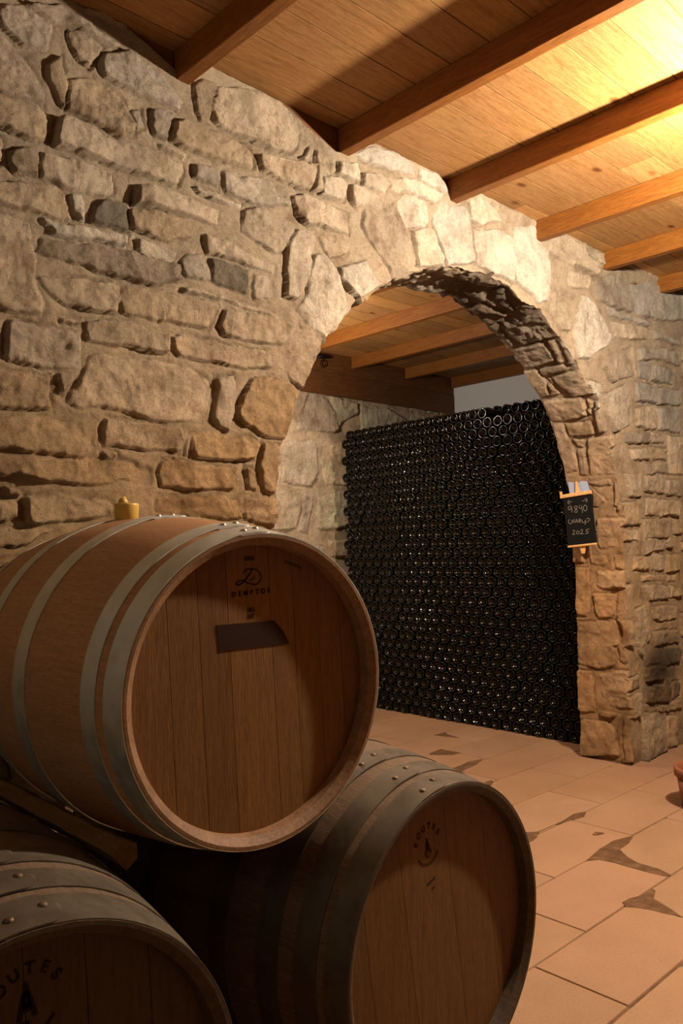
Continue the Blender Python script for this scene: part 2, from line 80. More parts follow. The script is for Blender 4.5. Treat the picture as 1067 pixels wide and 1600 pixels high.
class MB:
    def __init__(s): s.V = []; s.F = []; s.M = []; s.Cc = []
    def add(s, V, F, mi=0, col=(1, 1, 1)):
        n = len(s.V); s.V += [tuple(v) for v in V]; s.F += [tuple(i+n for i in f) for f in F]; s.M += [mi]*len(F); s.Cc += [col]*len(V)
    def box(s, a, b, mi=0, col=(1, 1, 1), bev=0.0):
        x0, y0, z0 = a; x1, y1, z1 = b
        if bev <= 0:
            V = [(x0,y0,z0),(x1,y0,z0),(x1,y1,z0),(x0,y1,z0),(x0,y0,z1),(x1,y0,z1),(x1,y1,z1),(x0,y1,z1)]
            s.add(V, [(0,3,2,1),(4,5,6,7),(0,1,5,4),(1,2,6,5),(2,3,7,6),(3,0,4,7)], mi, col); return
        e = bev; V = []; 
        c = [(x0,y0,z0),(x1,y0,z0),(x1,y1,z0),(x0,y1,z0),(x0,y0,z1),(x1,y0,z1),(x1,y1,z1),(x0,y1,z1)]
        sg = [(1,1,1),(-1,1,1),(-1,-1,1),(1,-1,1),(1,1,-1),(-1,1,-1),(-1,-1,-1),(1,-1,-1)]
        for p, g in zip(c, sg):   # three verts a corner: on x-, y-, z- faces
            V += [(p[0], p[1]+g[1]*e, p[2]+g[2]*e), (p[0]+g[0]*e, p[1], p[2]+g[2]*e), (p[0]+g[0]*e, p[1]+g[1]*e, p[2])]
        fx = lambda i: 3*i; fy = lambda i: 3*i+1; fz = lambda i: 3*i+2
        F = [(fz(0),fz(3),fz(2),fz(1)),(fz(4),fz(5),fz(6),fz(7)),(fy(0),fy(1),fy(5),fy(4)),(fx(1),fx(2),fx(6),fx(5)),(fy(2),fy(3),fy(7),fy(6)),(fx(3),fx(0),fx(4),fx(7))]
        F += [(fy(0),fz(0),fz(1),fy(1)),(fx(1),fz(1),fz(2),fx(2)),(fy(2),fz(2),fz(3),fy(3)),(fx(3),fz(3),fz(0),fx(0)),
              (fy(4),fy(5),fz(5),fz(4)),(fx(5),fx(6),fz(6),fz(5)),(fy(6),fy(7),fz(7),fz(6)),(fx(7),fx(4),fz(4),fz(7)),
              (fx(0),fy(0),fy(4),fx(4)),(fy(1),fx(1),fx(5),fy(5)),(fx(2),fy(2),fy(6),fx(6)),(fy(3),fx(3),fx(7),fy(7))]
        F += [(fx(0),fz(0),fy(0)),(fx(1),fy(1),fz(1)),(fx(2),fz(2),fy(2)),(fx(3),fy(3),fz(3)),(fx(4),fy(4),fz(4)),(fx(5),fz(5),fy(5)),(fx(6),fy(6),fz(6)),(fx(7),fz(7),fy(7))]
        s.add(V, F, mi, col)
    def tube(s, P, r, n=8, mi=0, closed=False, col=(1,1,1)):
        P = [Vector(p) for p in P]; base = len(s.V); V = []; F = []
        rr = r if isinstance(r, (list, tuple)) else [r]*len(P)
        N = None
        for i, p in enumerate(P):
            t = (P[min(i+1, len(P)-1)] - P[max(i-1, 0)]).normalized()
            if N is None: N = t.orthogonal().normalized()
            N = (N - t*N.dot(t)).normalized(); B = t.cross(N)
            V += [p + rr[i]*(math.cos(2*math.pi*k/n)*N + math.sin(2*math.pi*k/n)*B) for k in range(n)]
        for i in range(len(P)-1):
            for k in range(n): F.append((i*n+k, i*n+(k+1)%n, (i+1)*n+(k+1)%n, (i+1)*n+k))
        F.append(tuple(range(n-1, -1, -1))); F.append(tuple((len(P)-1)*n+k for k in range(n)))
        s.add(V, F, mi, col)
    def build(s, name, mats, parent=None, smooth=False):
        return mesh_obj(name, s.V, s.F, mats, parent, smooth, s.M, np.array(s.Cc))
def ribbon(mb, pts, wdt, th, frame, mi=0):
    """flat raised stroke; pts are (u, w) in the plane frame(u, w, h)"""
    P = [Vector((u, w_)) for u, w_ in pts]; L = []; R = []
    for i, p in enumerate(P):
        t = (P[min(i+1, len(P)-1)] - P[max(i-1, 0)]); t = t.normalized() if t.length > 0 else Vector((1, 0))
        n = Vector((-t.y, t.x))*wdt/2
        L.append(p+n); R.append(p-n)
    V = [frame(q.x, q.y, th) for q in L] + [frame(q.x, q.y, th) for q in R] + [frame(q.x, q.y, 0) for q in L] + [frame(q.x, q.y, 0) for q in R]
    n = len(P); F = []
    for i in range(n-1):
        F += [(i, i+1, n+i+1, n+i), (2*n+i, 2*n+i+1, i+1, i), (n+i, n+i+1, 3*n+i+1, 3*n+i)]
    mb.add(V, F, mi)

# ------------------------------------------------------------------ materials
def mat(name, rough=0.8, metal=0.0, spec=0.5, base=(0.5, 0.5, 0.5)):
    m = bpy.data.materials.new(name); m.use_nodes = True; nt = m.node_tree; b = nt.nodes['Principled BSDF']
    b.inputs['Base Color'].default_value = (*base, 1); b.inputs['Roughness'].default_value = rough
    b.inputs['Metallic'].default_value = metal; b.inputs['Specular IOR Level'].default_value = spec
    return m, nt, b
def N(nt, t, **kw):
    n = nt.nodes.new(t)
    for k, v in kw.items():
        if k in n.inputs: n.inputs[k].default_value = v
        else: setattr(n, k, v)
    return n
def mul(nt, a, b, f=1.0, mode='MULTIPLY'):
    n = nt.nodes.new('ShaderNodeMix'); n.data_type = 'RGBA'; n.blend_type = mode
    n.inputs[0].default_value = f
    for s_, v in ((6, a), (7, b)):
        if isinstance(v, tuple): n.inputs[s_].default_value = (*v, 1)
        else: nt.links.new(v, n.inputs[s_])
    return n.outputs[2]
def ramp(nt, src, stops):
    r = nt.nodes.new('ShaderNodeValToRGB'); el = r.color_ramp.elements
    while len(el) < len(stops): el.new(0.5)
    for e, (p, c) in zip(el, stops): e.position = p; e.color = (*c, 1)
    nt.links.new(src, r.inputs[0]); return r.outputs[0]
def coords(nt, kind='Object', scale=(1, 1, 1), rot=(0, 0, 0)):
    t = nt.nodes.new('ShaderNodeTexCoord'); mp = nt.nodes.new('ShaderNodeMapping'); mp.inputs['Scale'].default_value = scale
    mp.inputs['Rotation'].default_value = rot
    nt.links.new(t.outputs[kind], mp.inputs[0]); return mp.outputs[0]
def noise(nt, vec, scale, detail=5, rough=0.55, dist=0.0):
    n = N(nt, 'ShaderNodeTexNoise', Scale=scale, Detail=detail, Roughness=rough, Distortion=dist); nt.links.new(vec, n.inputs['Vector']); return n.outputs['Fac']
def bump(nt, b, h, strength, dist):
    n = N(nt, 'ShaderNodeBump', Strength=strength, Distance=dist); nt.links.new(h, n.inputs['Height'])
    if b.inputs['Normal'].links: nt.links.new(b.inputs['Normal'].links[0].from_socket, n.inputs['Normal'])
    nt.links.new(n.outputs[0], b.inputs['Normal'])
def attr(nt):
    a = nt.nodes.new('ShaderNodeAttribute'); a.attribute_name = 'Col'; return a.outputs['Color']

def stone_mat(name):
    m, nt, b = mat(name, 0.9, spec=0.2)
    v = coords(nt)
    c = mul(nt, attr(nt), ramp(nt, noise(nt, v, 9, 6, 0.65), [(0.3, (0.62, 0.56, 0.5)), (0.5, (1, 1, 1)), (0.72, (1.22, 1.2, 1.16))]))
    c = mul(nt, c, ramp(nt, noise(nt, v, 70, 5, 0.7), [(0.3, (0.78, 0.74, 0.69)), (0.55, (1, 1, 1)), (0.8, (1.15, 1.15, 1.15))]))
    nt.links.new(c, b.inputs['Base Color'])
    bump(nt, b, noise(nt, v, 24, 10, 0.76), 1.0, 0.034)
    bump(nt, b, noise(nt, v, 75, 6, 0.75), 1.0, 0.013)
    bump(nt, b, noise(nt, v, 240, 4, 0.8), 1.0, 0.004)
    return m
M_STONE = stone_mat('rough_limestone')

def wood(name, ca, cb, scale=(1, 1, 1), kind='Object', rough=0.6, use_attr=True, knots=False, bstr=0.25, spec=0.35):
    """grain runs along the axis with the small scale"""
    m, nt, b = mat(name, rough, spec=spec)
    v = coords(nt, kind, scale)
    c = ramp(nt, noise(nt, v, 6, 6, 0.6, 0.6), [(0.3, cb), (0.55, ca), (0.75, tuple(min(1, q*1.15) for q in ca))])
    c = mul(nt, c, ramp(nt, noise(nt, v, 26, 4, 0.6), [(0.32, (0.72, 0.68, 0.62)), (0.55, (1, 1, 1))]))
    if use_attr: c = mul(nt, c, attr(nt))
    if knots:
        vo = N(nt, 'ShaderNodeTexVoronoi', Scale=1.0); v2 = coords(nt, kind, knots); nt.links.new(v2, vo.inputs['Vector'])
        c = mul(nt, c, ramp(nt, vo.outputs['Distance'], [(0.03, (0.32, 0.2, 0.12)), (0.075, (0.62, 0.48, 0.36)), (0.12, (1, 1, 1))]))
    nt.links.new(c, b.inputs['Base Color'])
    bump(nt, b, noise(nt, v, 22, 5, 0.6), bstr, 0.004)
    return m
M_BOARD = wood('spruce_ceiling_board', (0.42, 0.225, 0.078), (0.30, 0.145, 0.042), (1.2, 14, 14), knots=(3.2, 6.2, 6.2))
M_BEAM = wood('varnished_beam_wood', (0.25, 0.092, 0.015), (0.165, 0.056, 0.009), (14, 1.2, 14), knots=(7, 1.7, 7), rough=0.5)
M_LEDGER = wood('brown_edge_board', (0.15, 0.06, 0.016), (0.095, 0.034, 0.009), (1.2, 14, 14))
M_STAVE = wood('oak_stave', (0.44, 0.235, 0.115), (0.36, 0.18, 0.08), (26, 2.2, 1), 'UV', 0.55, bstr=0.2)
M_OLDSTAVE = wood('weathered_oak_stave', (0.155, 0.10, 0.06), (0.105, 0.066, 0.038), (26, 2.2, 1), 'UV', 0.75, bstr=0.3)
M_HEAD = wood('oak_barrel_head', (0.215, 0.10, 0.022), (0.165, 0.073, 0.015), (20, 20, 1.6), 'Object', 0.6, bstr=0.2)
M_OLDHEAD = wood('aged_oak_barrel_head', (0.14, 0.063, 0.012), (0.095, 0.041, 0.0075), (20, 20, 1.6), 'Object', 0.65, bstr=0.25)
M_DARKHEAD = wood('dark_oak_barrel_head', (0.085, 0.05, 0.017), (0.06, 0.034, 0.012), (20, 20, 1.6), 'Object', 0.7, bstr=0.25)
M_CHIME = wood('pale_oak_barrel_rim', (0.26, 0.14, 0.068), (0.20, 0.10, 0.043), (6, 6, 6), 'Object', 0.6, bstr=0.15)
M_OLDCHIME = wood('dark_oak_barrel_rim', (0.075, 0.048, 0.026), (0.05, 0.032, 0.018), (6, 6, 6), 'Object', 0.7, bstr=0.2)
M_WEDGE = wood('rough_sawn_wood', (0.16, 0.08, 0.03), (0.10, 0.05, 0.02), (18, 2, 18), 'Object', 0.85, use_attr=False, bstr=0.6)
M_PALEWOOD = wood('pale_pine', (0.72, 0.42, 0.17), (0.62, 0.33, 0.12), (10, 10, 2), 'Object', 0.6, use_attr=False)
def steel(name, a, b_, rough, me_=0.8):
    m, nt, b = mat(name, rough, me_, 0.5)
    v = coords(nt)
    nt.links.new(ramp(nt, noise(nt, v, 16, 6, 0.6), [(0.3, b_), (0.65, a)]), b.inputs['Base Color'])
    r = ramp(nt, noise(nt, v, 45, 4), [(0.3, (rough-0.08,)*3), (0.7, (rough+0.12,)*3)]); nt.links.new(r, b.inputs['Roughness'])
    bump(nt, b, noise(nt, v, 60, 4), 0.15, 0.002)
    return m
M_HOOP = steel('galvanised_steel_hoop', (0.72, 0.75, 0.70), (0.58, 0.60, 0.55), 0.42)
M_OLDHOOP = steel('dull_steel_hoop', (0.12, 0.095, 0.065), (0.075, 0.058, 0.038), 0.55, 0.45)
M_RIVET = steel('bright_rivet', (0.75, 0.72, 0.65), (0.65, 0.6, 0.55), 0.3)
M_OLDRIVET = steel('rusty_rivet', (0.22, 0.15, 0.1), (0.12, 0.08, 0.05), 0.6)
M_INK, _, _ = mat('branded_ink', 0.9, base=(0.02, 0.01, 0.006), spec=0.1)
M_FAINT, _, _ = mat('faded_ink', 0.9, base=(0.05, 0.022, 0.008), spec=0.1)
M_FAINTDARK, _, _ = mat('faded_ink_on_dark_oak', 0.9, base=(0.028, 0.015, 0.007), spec=0.1)
M_TAPE, _, _ = mat('dark_brown_tape', 0.9, base=(0.04, 0.02, 0.012), spec=0.1)
M_SLATE, _, _ = mat('chalkboard_black', 0.85, base=(0.007, 0.0065, 0.006), spec=0.12)
M_CHALK, _, _ = mat('chalk', 0.95, base=(0.26, 0.22, 0.18))
M_CARD, _, _ = mat('blue_grey_card', 0.8, base=(0.30, 0.36, 0.50))
M_IRON, _, _ = mat('black_iron', 0.5, 0.6, base=(0.01, 0.01, 0.01))
M_POT, _, _ = mat('terracotta', 0.8, base=(0.22, 0.07, 0.03))
M_BUNG, _nt, _b = mat('yellow_silicone', 0.4, base=(0.55, 0.36, 0.08)); _b.inputs['Subsurface Weight'].default_value = 0.3; _b.inputs['Subsurface Radius'].default_value = (0.02, 0.012, 0.004)
M_LEAF, _, _ = mat('dry_leaf', 0.9, base=(0.16, 0.08, 0.03))
M_GLASS, _nt, _b = mat('dark_green_bottle_glass', 0.05, spec=0.32, base=(0.0015, 0.002, 0.001)); _b.inputs['IOR'].default_value = 1.5
M_PUNT, _nt, _b = mat('bottle_glass_in_the_punt', 0.055, spec=0.42, base=(0.001, 0.0015, 0.001)); _b.inputs['IOR'].default_value = 1.5
M_GRING, _nt, _b = mat('moulded_glass_foot_ring', 0.15, spec=0.45, base=(0.004, 0.004, 0.003))
M_PLASTER, nt, b = mat('white_plaster', 0.9, base=(0.78, 0.79, 0.80), spec=0.2)
bump(nt, b, noise(nt, coords(nt), 60, 5), 0.3, 0.004)
M_ROUGHPL, nt, b = mat('old_cellar_plaster', 0.9, base=(0.11, 0.085, 0.06), spec=0.2)
bump(nt, b, noise(nt, coords(nt), 14, 6), 0.8, 0.03)
def tile_mat():
    m, nt, b = mat('sandstone_floor_tile', 0.72, spec=0.3)
    v = coords(nt)
    c = ramp(nt, noise(nt, v, 3.5, 5, 0.6), [(0.3, (0.30, 0.175, 0.098)), (0.7, (0.36, 0.215, 0.122))])
    c = mul(nt, c, ramp(nt, noise(nt, v, 160, 3, 0.8), [(0.25, (0.8, 0.76, 0.72)), (0.5, (1, 1, 1)), (0.8, (1.1, 1.1, 1.1))]))
    c = mul(nt, c, attr(nt)); nt.links.new(c, b.inputs['Base Color'])
    bump(nt, b, noise(nt, v, 90, 5), 0.12, 0.003); return m
M_TILE = tile_mat()
M_GROUT, nt, b = mat('brown_floor_mortar', 0.9, spec=0.2)
v_ = coords(nt)
nt.links.new(ramp(nt, noise(nt, v_, 22, 6, 0.7), [(0.3, (0.08, 0.04, 0.018)), (0.5, (0.125, 0.066, 0.032)), (0.75, (0.22, 0.125, 0.07))]), b.inputs['Base Color'])
bump(nt, b, noise(nt, v_, 60, 5), 0.4, 0.004)

# ------------------------------------------------------------------ numpy noise + stone relief
def hash2(ix, iy, seed):
    h = (ix.astype(np.int64)*374761393 + iy.astype(np.int64)*668265263 + seed*1442695041) & 0xffffffff
    h = ((h ^ (h >> 13))*1274126177) & 0xffffffff
    return ((h ^ (h >> 16)) & 0xffff)/65535.0
def vnoise(x, y, seed=0):
    ix = np.floor(x); iy = np.floor(y); fx = x-ix; fy = y-iy
    fx = fx*fx*(3-2*fx); fy = fy*fy*(3-2*fy)
    a = hash2(ix, iy, seed); b = hash2(ix+1, iy, seed); c = hash2(ix, iy+1, seed); d = hash2(ix+1, iy+1, seed)
    return (a*(1-fx)+b*fx)*(1-fy) + (c*(1-fx)+d*fx)*fy
def fbm(x, y, f, oct_=4, seed=0, gain=0.5):
    s_ = 0; a = 1; t = 0
    for i in range(oct_): s_ = s_ + a*(vnoise(x*f, y*f, seed+i*17)*2-1); t += a; a *= gain; f *= 2.03
    return s_/t
def ridged(x, y, f, oct_=3, seed=0):
    s_ = 0; a = 1; t = 0
    for i in range(oct_): s_ = s_ + a*(1-np.abs(vnoise(x*f, y*f, seed+i*31)*2-1)*2); t += a; a *= 0.5; f *= 2.1
    return s_/t
def poly_sdf(px, py, P):
    """positive inside"""
    n = len(P); d = np.full(px.shape, 1e9); ins = np.zeros(px.shape, dtype=bool)
    for i in range(n):
        ax, ay = P[i]; bx, by = P[(i+1) % n]; ex, ey = bx-ax, by-ay
        t = np.clip(((px-ax)*ex+(py-ay)*ey)/(ex*ex+ey*ey+1e-12), 0, 1)
        d = np.minimum(d, np.hypot(px-ax-t*ex, py-ay-t*ey))
        c = (ay > py) != (by > py)
        ins ^= c & (px < (bx-ax)*(py-ay)/(by-ay+1e-12)+ax)
    return np.where(ins, d, -d)
TINT = dict(n=(0.62, 0.50, 0.365), l=(0.72, 0.62, 0.49), d=(0.49, 0.39, 0.28), D=(0.29, 0.24, 0.185), g=(0.55, 0.48, 0.385), o=(0.56, 0.415, 0.27), k=(0.05, 0.04, 0.03))
MORTAR = (0.55, 0.435, 0.305)
def unflat(P): return [(P[i], P[i+1]) for i in range(0, len(P), 2)]
def fill_coursed(polys, x0, x1, y0, y1, seed, hmin=0.07, hmax=0.16, wmin=0.12, wmax=0.38, margin=0.012, transpose=False):
    """coursed rubble for the stretches not outlined above"""
    r = random.Random(seed); old = [unflat(p) for t, p in polys]; bbs = [(min(a for a, b in p), max(a for a, b in p), min(b for a, b in p), max(b for a, b in p)) for p in old]
    out = []; y = y0
    while y < y1:
        h = r.uniform(hmin, hmax); x = x0 - r.random()*wmax
        while x < x1:
            w_ = r.uniform(wmin, wmax); g = 0.011
            q = [(x+g, y+g), (x+w_*0.5, y+g+r.uniform(-.006, .006)), (x+w_-g, y+g+r.uniform(-.008, .008)), (x+w_-g+r.uniform(-.012, .006), y+h-g), (x+w_*0.5, y+h-g+r.uniform(-.01, .004)), (x+g+r.uniform(-.006, .012), y+h-g)]
            bx = (x, x+w_, y, y+h); hit = False
            for p, bb in zip(old, bbs):
                if bb[1] < bx[0]-margin or bb[0] > bx[1]+margin or bb[3] < bx[2]-margin or bb[2] > bx[3]+margin: continue
                gx, gy = np.meshgrid(np.linspace(bx[0], bx[1], 7), np.linspace(bx[2], bx[3], 5))
                if (poly_sdf(gx, gy, p) > -margin).any(): hit = True; break
            if not hit: out.append([r.choice('nnnlnndo'), [c for p in q for c in p]])
            x += w_
        y += h
    return polys + out
def relief(A, B, polys, seed=1, hmax=0.025, warp=0.012, edge=0.0075, rough=0.011):
    """height of rough masonry and its colour at points (A, B)"""
    wa = A + warp*fbm(A, B, 9, 3, seed) + 0.5*warp*fbm(A, B, 42, 3, seed+5); wb = B + warp*fbm(A, B, 9, 3, seed+9) + 0.5*warp*fbm(A, B, 42, 3, seed+11)
    H = 0.004*fbm(A, B, 30, 4, seed+2) + hmax*(0.31+0.50*fbm(A, B, 4.5, 3, seed+3)); H0 = H.copy(); cover = np.zeros(A.shape, dtype=bool)
    col = np.empty(A.shape+(3,)); col[:] = MORTAR
    r = random.Random(seed)
    for k, (t, P) in enumerate(polys):
        P = unflat(P); xs = [p[0] for p in P]; ys = [p[1] for p in P]; mg = 0.03
        m_ = (wa > min(xs)-mg) & (wa < max(xs)+mg) & (wb > min(ys)-mg) & (wb < max(ys)+mg)
        hh = r.uniform(0.55, 0.95)*hmax; gx = r.uniform(-.08, .08); gy = r.uniform(-.10, .06); e = edge*r.uniform(0.55, 1.4)
        tb = r.uniform(0.84, 1.14); tc = r.uniform(-.03, .03)
        if not m_.any(): continue
        a = wa[m_]; b = wb[m_]; d = poly_sdf(a, b, P)
        s_ = np.clip(d/e, 0, 1); s_ = 1-(1-s_)**2.2
        cx, cy = sum(xs)/len(xs), sum(ys)/len(ys)
        fac = ridged(a, b, 6.5, 3, seed+k)          # broad broken facets
        h = s_*(hh + gx*(a-cx) + gy*(b-cy) + rough*(fac-0.2) + rough*0.5*fbm(a, b, 34, 4, seed+k+50) + rough*0.5*ridged(a, b, 17, 4, seed+k+70))
        deep = 0.0035+0.0075*np.clip(vnoise(a*7, b*7, seed+4)*2.6-1.1, 0, 1); Bs = H0[m_]-deep
        h = Bs + s_*(h/np.maximum(s_, 1e-6)-Bs)
        H[m_] = np.where(d > 0, h, H[m_]); cover[m_] |= d > 0
        # dark, deep joint right outside the stone on its sheltered side
        base = np.array(TINT[t])*tb + np.array((tc, 0, -tc))
        mott = 1 + 0.16*fbm(a, b, 11, 3, seed+k+90)
        c_ = base[None]*mott[:, None]
        wgt = np.clip(d/0.008+0.4, 0, 1)[:, None]
        col[m_] = col[m_]*(1-wgt) + c_*wgt
        out = (d <= 0) & (d > -0.013); idx = np.where(m_.ravel())[0][out]
        Hf = H.ravel(); Hf[idx] = np.where(cover.ravel()[idx], Hf[idx], np.minimum(Hf[idx], H0.ravel()[idx]-deep[out]*np.clip(1+d[out]/0.013, 0, 1)))
        H = Hf.reshape(A.shape)
    return H, np.clip(col, 0.01, 0.9)

# ------------------------------------------------------------------ the stone wall with the arch
YB, YR = 2.062, 2.345                    # mortar plane of the front, rear plane
ACX, AR, AZS = 2.817, 1.164, 1.156       # arch: centre, radius, springing height
ZTOP = [(-2, 2.68), (1.134, 2.68), (1.238, 2.642), (1.314, 2.611), (1.34, 2.611), (1.429, 2.679), (1.703, 2.676), (1.759, 2.659), (1.816, 2.635), (1.967, 2.585), (2.04, 2.60), (2.168, 2.684),
        (2.545, 2.684), (2.592, 2.636), (2.66, 2.62), (2.75, 2.682), (3.25, 2.679), (3.31, 2.66), (3.519, 2.684), (3.876, 2.675), (3.93, 2.66), (4.29, 2.684), (8, 2.68)]
INT_POLYS = fill_coursed(INTRA, 0, 6, 0, 0.31, 21, 0.08, 0.16, 0.10, 0.26)
S_LEN = 2*AZS + math.pi*AR
def intrados_height(s_, v_):
    h, c = relief(s_, v_, INT_POLYS, 31, hmax=0.022, warp=0.006, edge=0.008, rough=0.009)
    crown = np.exp(-((s_-(AZS+AR*1.35))/0.45)**2)      # rougher, darker rubble round the crown
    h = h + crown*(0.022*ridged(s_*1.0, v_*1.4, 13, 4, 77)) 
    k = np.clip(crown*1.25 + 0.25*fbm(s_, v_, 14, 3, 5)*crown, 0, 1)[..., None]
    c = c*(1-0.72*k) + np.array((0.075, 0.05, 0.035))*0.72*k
    return h, c
def curve_point(s_, off):
    """point of the opening's outline at arc length s_ (from the foot of the right jamb), moved off metres into the opening"""
    s_ = np.asarray(s_, dtype=float); th = np.clip((s_-AZS)/AR, 0, math.pi); r_ = AR-off
    x = ACX + r_*np.cos(th); z = AZS + r_*np.sin(th)
    z = np.where(s_ < AZS, s_, np.where(s_ > AZS+math.pi*AR, 2*AZS+math.pi*AR-s_, z))
    return x, z
def s_of(x, z):
    th = np.arctan2(z-AZS, x-ACX)
    return np.where(z < AZS, np.where(x > ACX, z, 2*AZS+math.pi*AR-z), AZS+AR*np.clip(th, 0, math.pi))
def rad_of(x, z): return np.where(z < AZS, np.abs(x-ACX), np.hypot(x-ACX, z-AZS))
BASE_OFF = -0.018
G = 0.005
FX0, FX1 = 0.15, 5.35
front_polys = fill_coursed(FRONT, FX0, FX1, 0.0, 2.7, 5)
xs = np.arange(FX0, FX1+G, G); zs = np.linspace(0, 2.69, int(2.69/G))
X, Z = np.meshgrid(xs, zs); nz, nx = X.shape
ztop = np.interp(X, [a for a, b in ZTOP], [b for a, b in ZTOP]) + 0.004*fbm(X, X*0, 30, 3, 8)
Z = np.minimum(Z, ztop)
se = np.linspace(0, S_LEN, 1200); he, _c = intrados_height(se[None, :], np.zeros((1, 1200))); he = he[0]
redge = AR - (np.interp(s_of(X, Z), se, he) + BASE_OFF)
inside = rad_of(X, Z) < redge
nb = np.zeros_like(inside); out_ = ~inside
nb[1:, :] |= out_[:-1, :]; nb[:-1, :] |= out_[1:, :]; nb[:, 1:] |= out_[:, :-1]; nb[:, :-1] |= out_[:, 1:]
nb[1:, 1:] |= out_[:-1, :-1]; nb[:-1, :-1] |= out_[1:, 1:]; nb[1:, :-1] |= out_[:-1, 1:]; nb[:-1, 1:] |= out_[1:, :-1]
snap = inside & nb; dead = inside & ~nb
ss = s_of(X[snap], Z[snap]); sx, sz = curve_point(ss, np.interp(ss, se, he) + BASE_OFF)
X[snap] = sx; Z[snap] = sz
H, col = relief(X, Z, front_polys, 3)
# dark damp stain low on the wall right of the pillar
stain = np.exp(-(((X-4.36)/0.20)**2 + ((Z-0.46)/0.17)**2)**1.5)*np.clip(0.9+0.6*fbm(X, Z, 8, 3, 3), 0, 1)
foot = np.exp(-(Z/0.05)**2)*np.clip((X-3.9)*6, 0, 1)*0.35
streak = np.exp(-((X-4.005)/0.03)**2)*np.clip((0.42-Z)*6, 0, 1)*0.35*np.clip(0.6+fbm(X, Z, 12, 3, 3), 0, 1)
col = col*(1-np.clip(0.8*stain+foot+streak, 0, .86))[..., None]
warm = np.clip((2.0-Z)/1.0, 0, 1)[..., None]*np.clip((3.2-X)*0.9+0.75, 0.62, 1)[..., None]          # warm bounced tone of the dim lower courses, painted into their colour
col = col*(1-warm*(1-np.array((0.96, 0.78, 0.54))))
# plastered top edge of the masonry
topm = np.clip(1-(ztop-Z)/0.05, 0, 1); H = H*(1-topm*0.6) + 0.006*topm
Y = YB - H
vid = np.arange(nz*nx).reshape(nz, nx)
q = np.stack([vid[:-1, :-1], vid[:-1, 1:], vid[1:, 1:], vid[1:, :-1]], -1)
allin = inside[:-1, :-1] & inside[:-1, 1:] & inside[1:, 1:] & inside[1:, :-1]
q = q[~allin]
V1 = np.stack([X, Y, Z], -1).reshape(-1, 3); C1 = col.reshape(-1, 3)
# intrados (soffit and jambs)
nv = 42; s_ax = np.linspace(0, S_LEN, 820); v_ax = np.linspace(0, 0.285, nv)
SS, VV = np.meshgrid(s_ax, v_ax); hI, cI = intrados_height(SS, VV)
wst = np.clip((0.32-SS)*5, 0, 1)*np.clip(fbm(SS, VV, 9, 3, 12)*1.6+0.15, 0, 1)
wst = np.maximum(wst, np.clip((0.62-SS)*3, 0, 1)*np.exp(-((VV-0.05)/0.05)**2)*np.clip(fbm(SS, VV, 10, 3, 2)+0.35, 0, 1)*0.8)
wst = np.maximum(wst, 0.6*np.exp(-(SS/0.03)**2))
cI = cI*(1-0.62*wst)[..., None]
warm_shadeI = np.clip((2.2-SS)/1.2, 0, 1)[..., None]; cI = cI*(1-warm_shadeI*(1-np.array((1.0, 0.74, 0.50))))  # same warm low-light tone painted into the colour of the lower jambs
xi, zi = curve_point(SS, hI + BASE_OFF)
x0_, z0_ = curve_point(s_ax, np.interp(s_ax, se, he)+BASE_OFF)
h_front, _c = relief(x0_[None, :], z0_[None, :], front_polys, 3)
yedge = YB - h_front[0]
t_ = (v_ax/0.285)[:, None]; yi = yedge[None, :]*(1-t_) + YR*t_
xi[0] = x0_; zi[0] = z0_
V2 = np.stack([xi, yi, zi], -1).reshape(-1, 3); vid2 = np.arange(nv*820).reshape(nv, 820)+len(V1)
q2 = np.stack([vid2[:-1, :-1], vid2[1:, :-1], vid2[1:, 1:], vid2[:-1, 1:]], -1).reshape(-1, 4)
# plain continuations left and right, and the rear face
bx = MB()
for a, b in ((-1.3, FX0), (FX1, 6.6)):
    bx.add([(a, YB-0.012, 0), (b, YB-0.012, 0), (b, YB-0.012, 2.68), (a, YB-0.012, 2.68)], [(0, 1, 2, 3)])
n_ = 64; arcp = [curve_point(s_, -0.02) for s_ in np.linspace(0, S_LEN, n_)]
rear = [(float(x), YR, float(z)) for x, z in arcp]; 
V3 = list(bx.V); F3 = [f for f in bx.F]
b0 = len(V3); V3 += rear; V3 += [(-1.3 if p[0] < ACX and p[2] <= AZS else (6.6 if p[2] <= AZS else p[0]), YR, p[2] if p[2] <= AZS else 2.69) for p in rear]
for i in range(n_-1): F3.append((b0+i, b0+i+1, b0+n_+i+1, b0+n_+i))
b1 = len(V3); V3 += [(ACX+AR+.02, YR, AZS), (6.6, YR, AZS), (6.6, YR, 2.69), (ACX+AR+.02, YR, 2.69), (-1.3, YR, AZS), (ACX-AR-.02, YR, AZS), (ACX-AR-.02, YR, 2.69), (-1.3, YR, 2.69)]
F3 += [(b1, b1+1, b1+2, b1+3), (b1+4, b1+5, b1+6, b1+7)]
off = len(V1)+len(V2)
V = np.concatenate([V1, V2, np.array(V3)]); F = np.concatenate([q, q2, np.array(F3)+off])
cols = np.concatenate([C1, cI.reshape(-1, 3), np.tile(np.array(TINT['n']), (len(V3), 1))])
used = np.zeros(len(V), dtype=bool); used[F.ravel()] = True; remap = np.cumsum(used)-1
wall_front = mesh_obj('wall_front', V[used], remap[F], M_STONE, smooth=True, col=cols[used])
tag(wall_front, 'rough pale stone wall with the round arch through it', kind='structure')

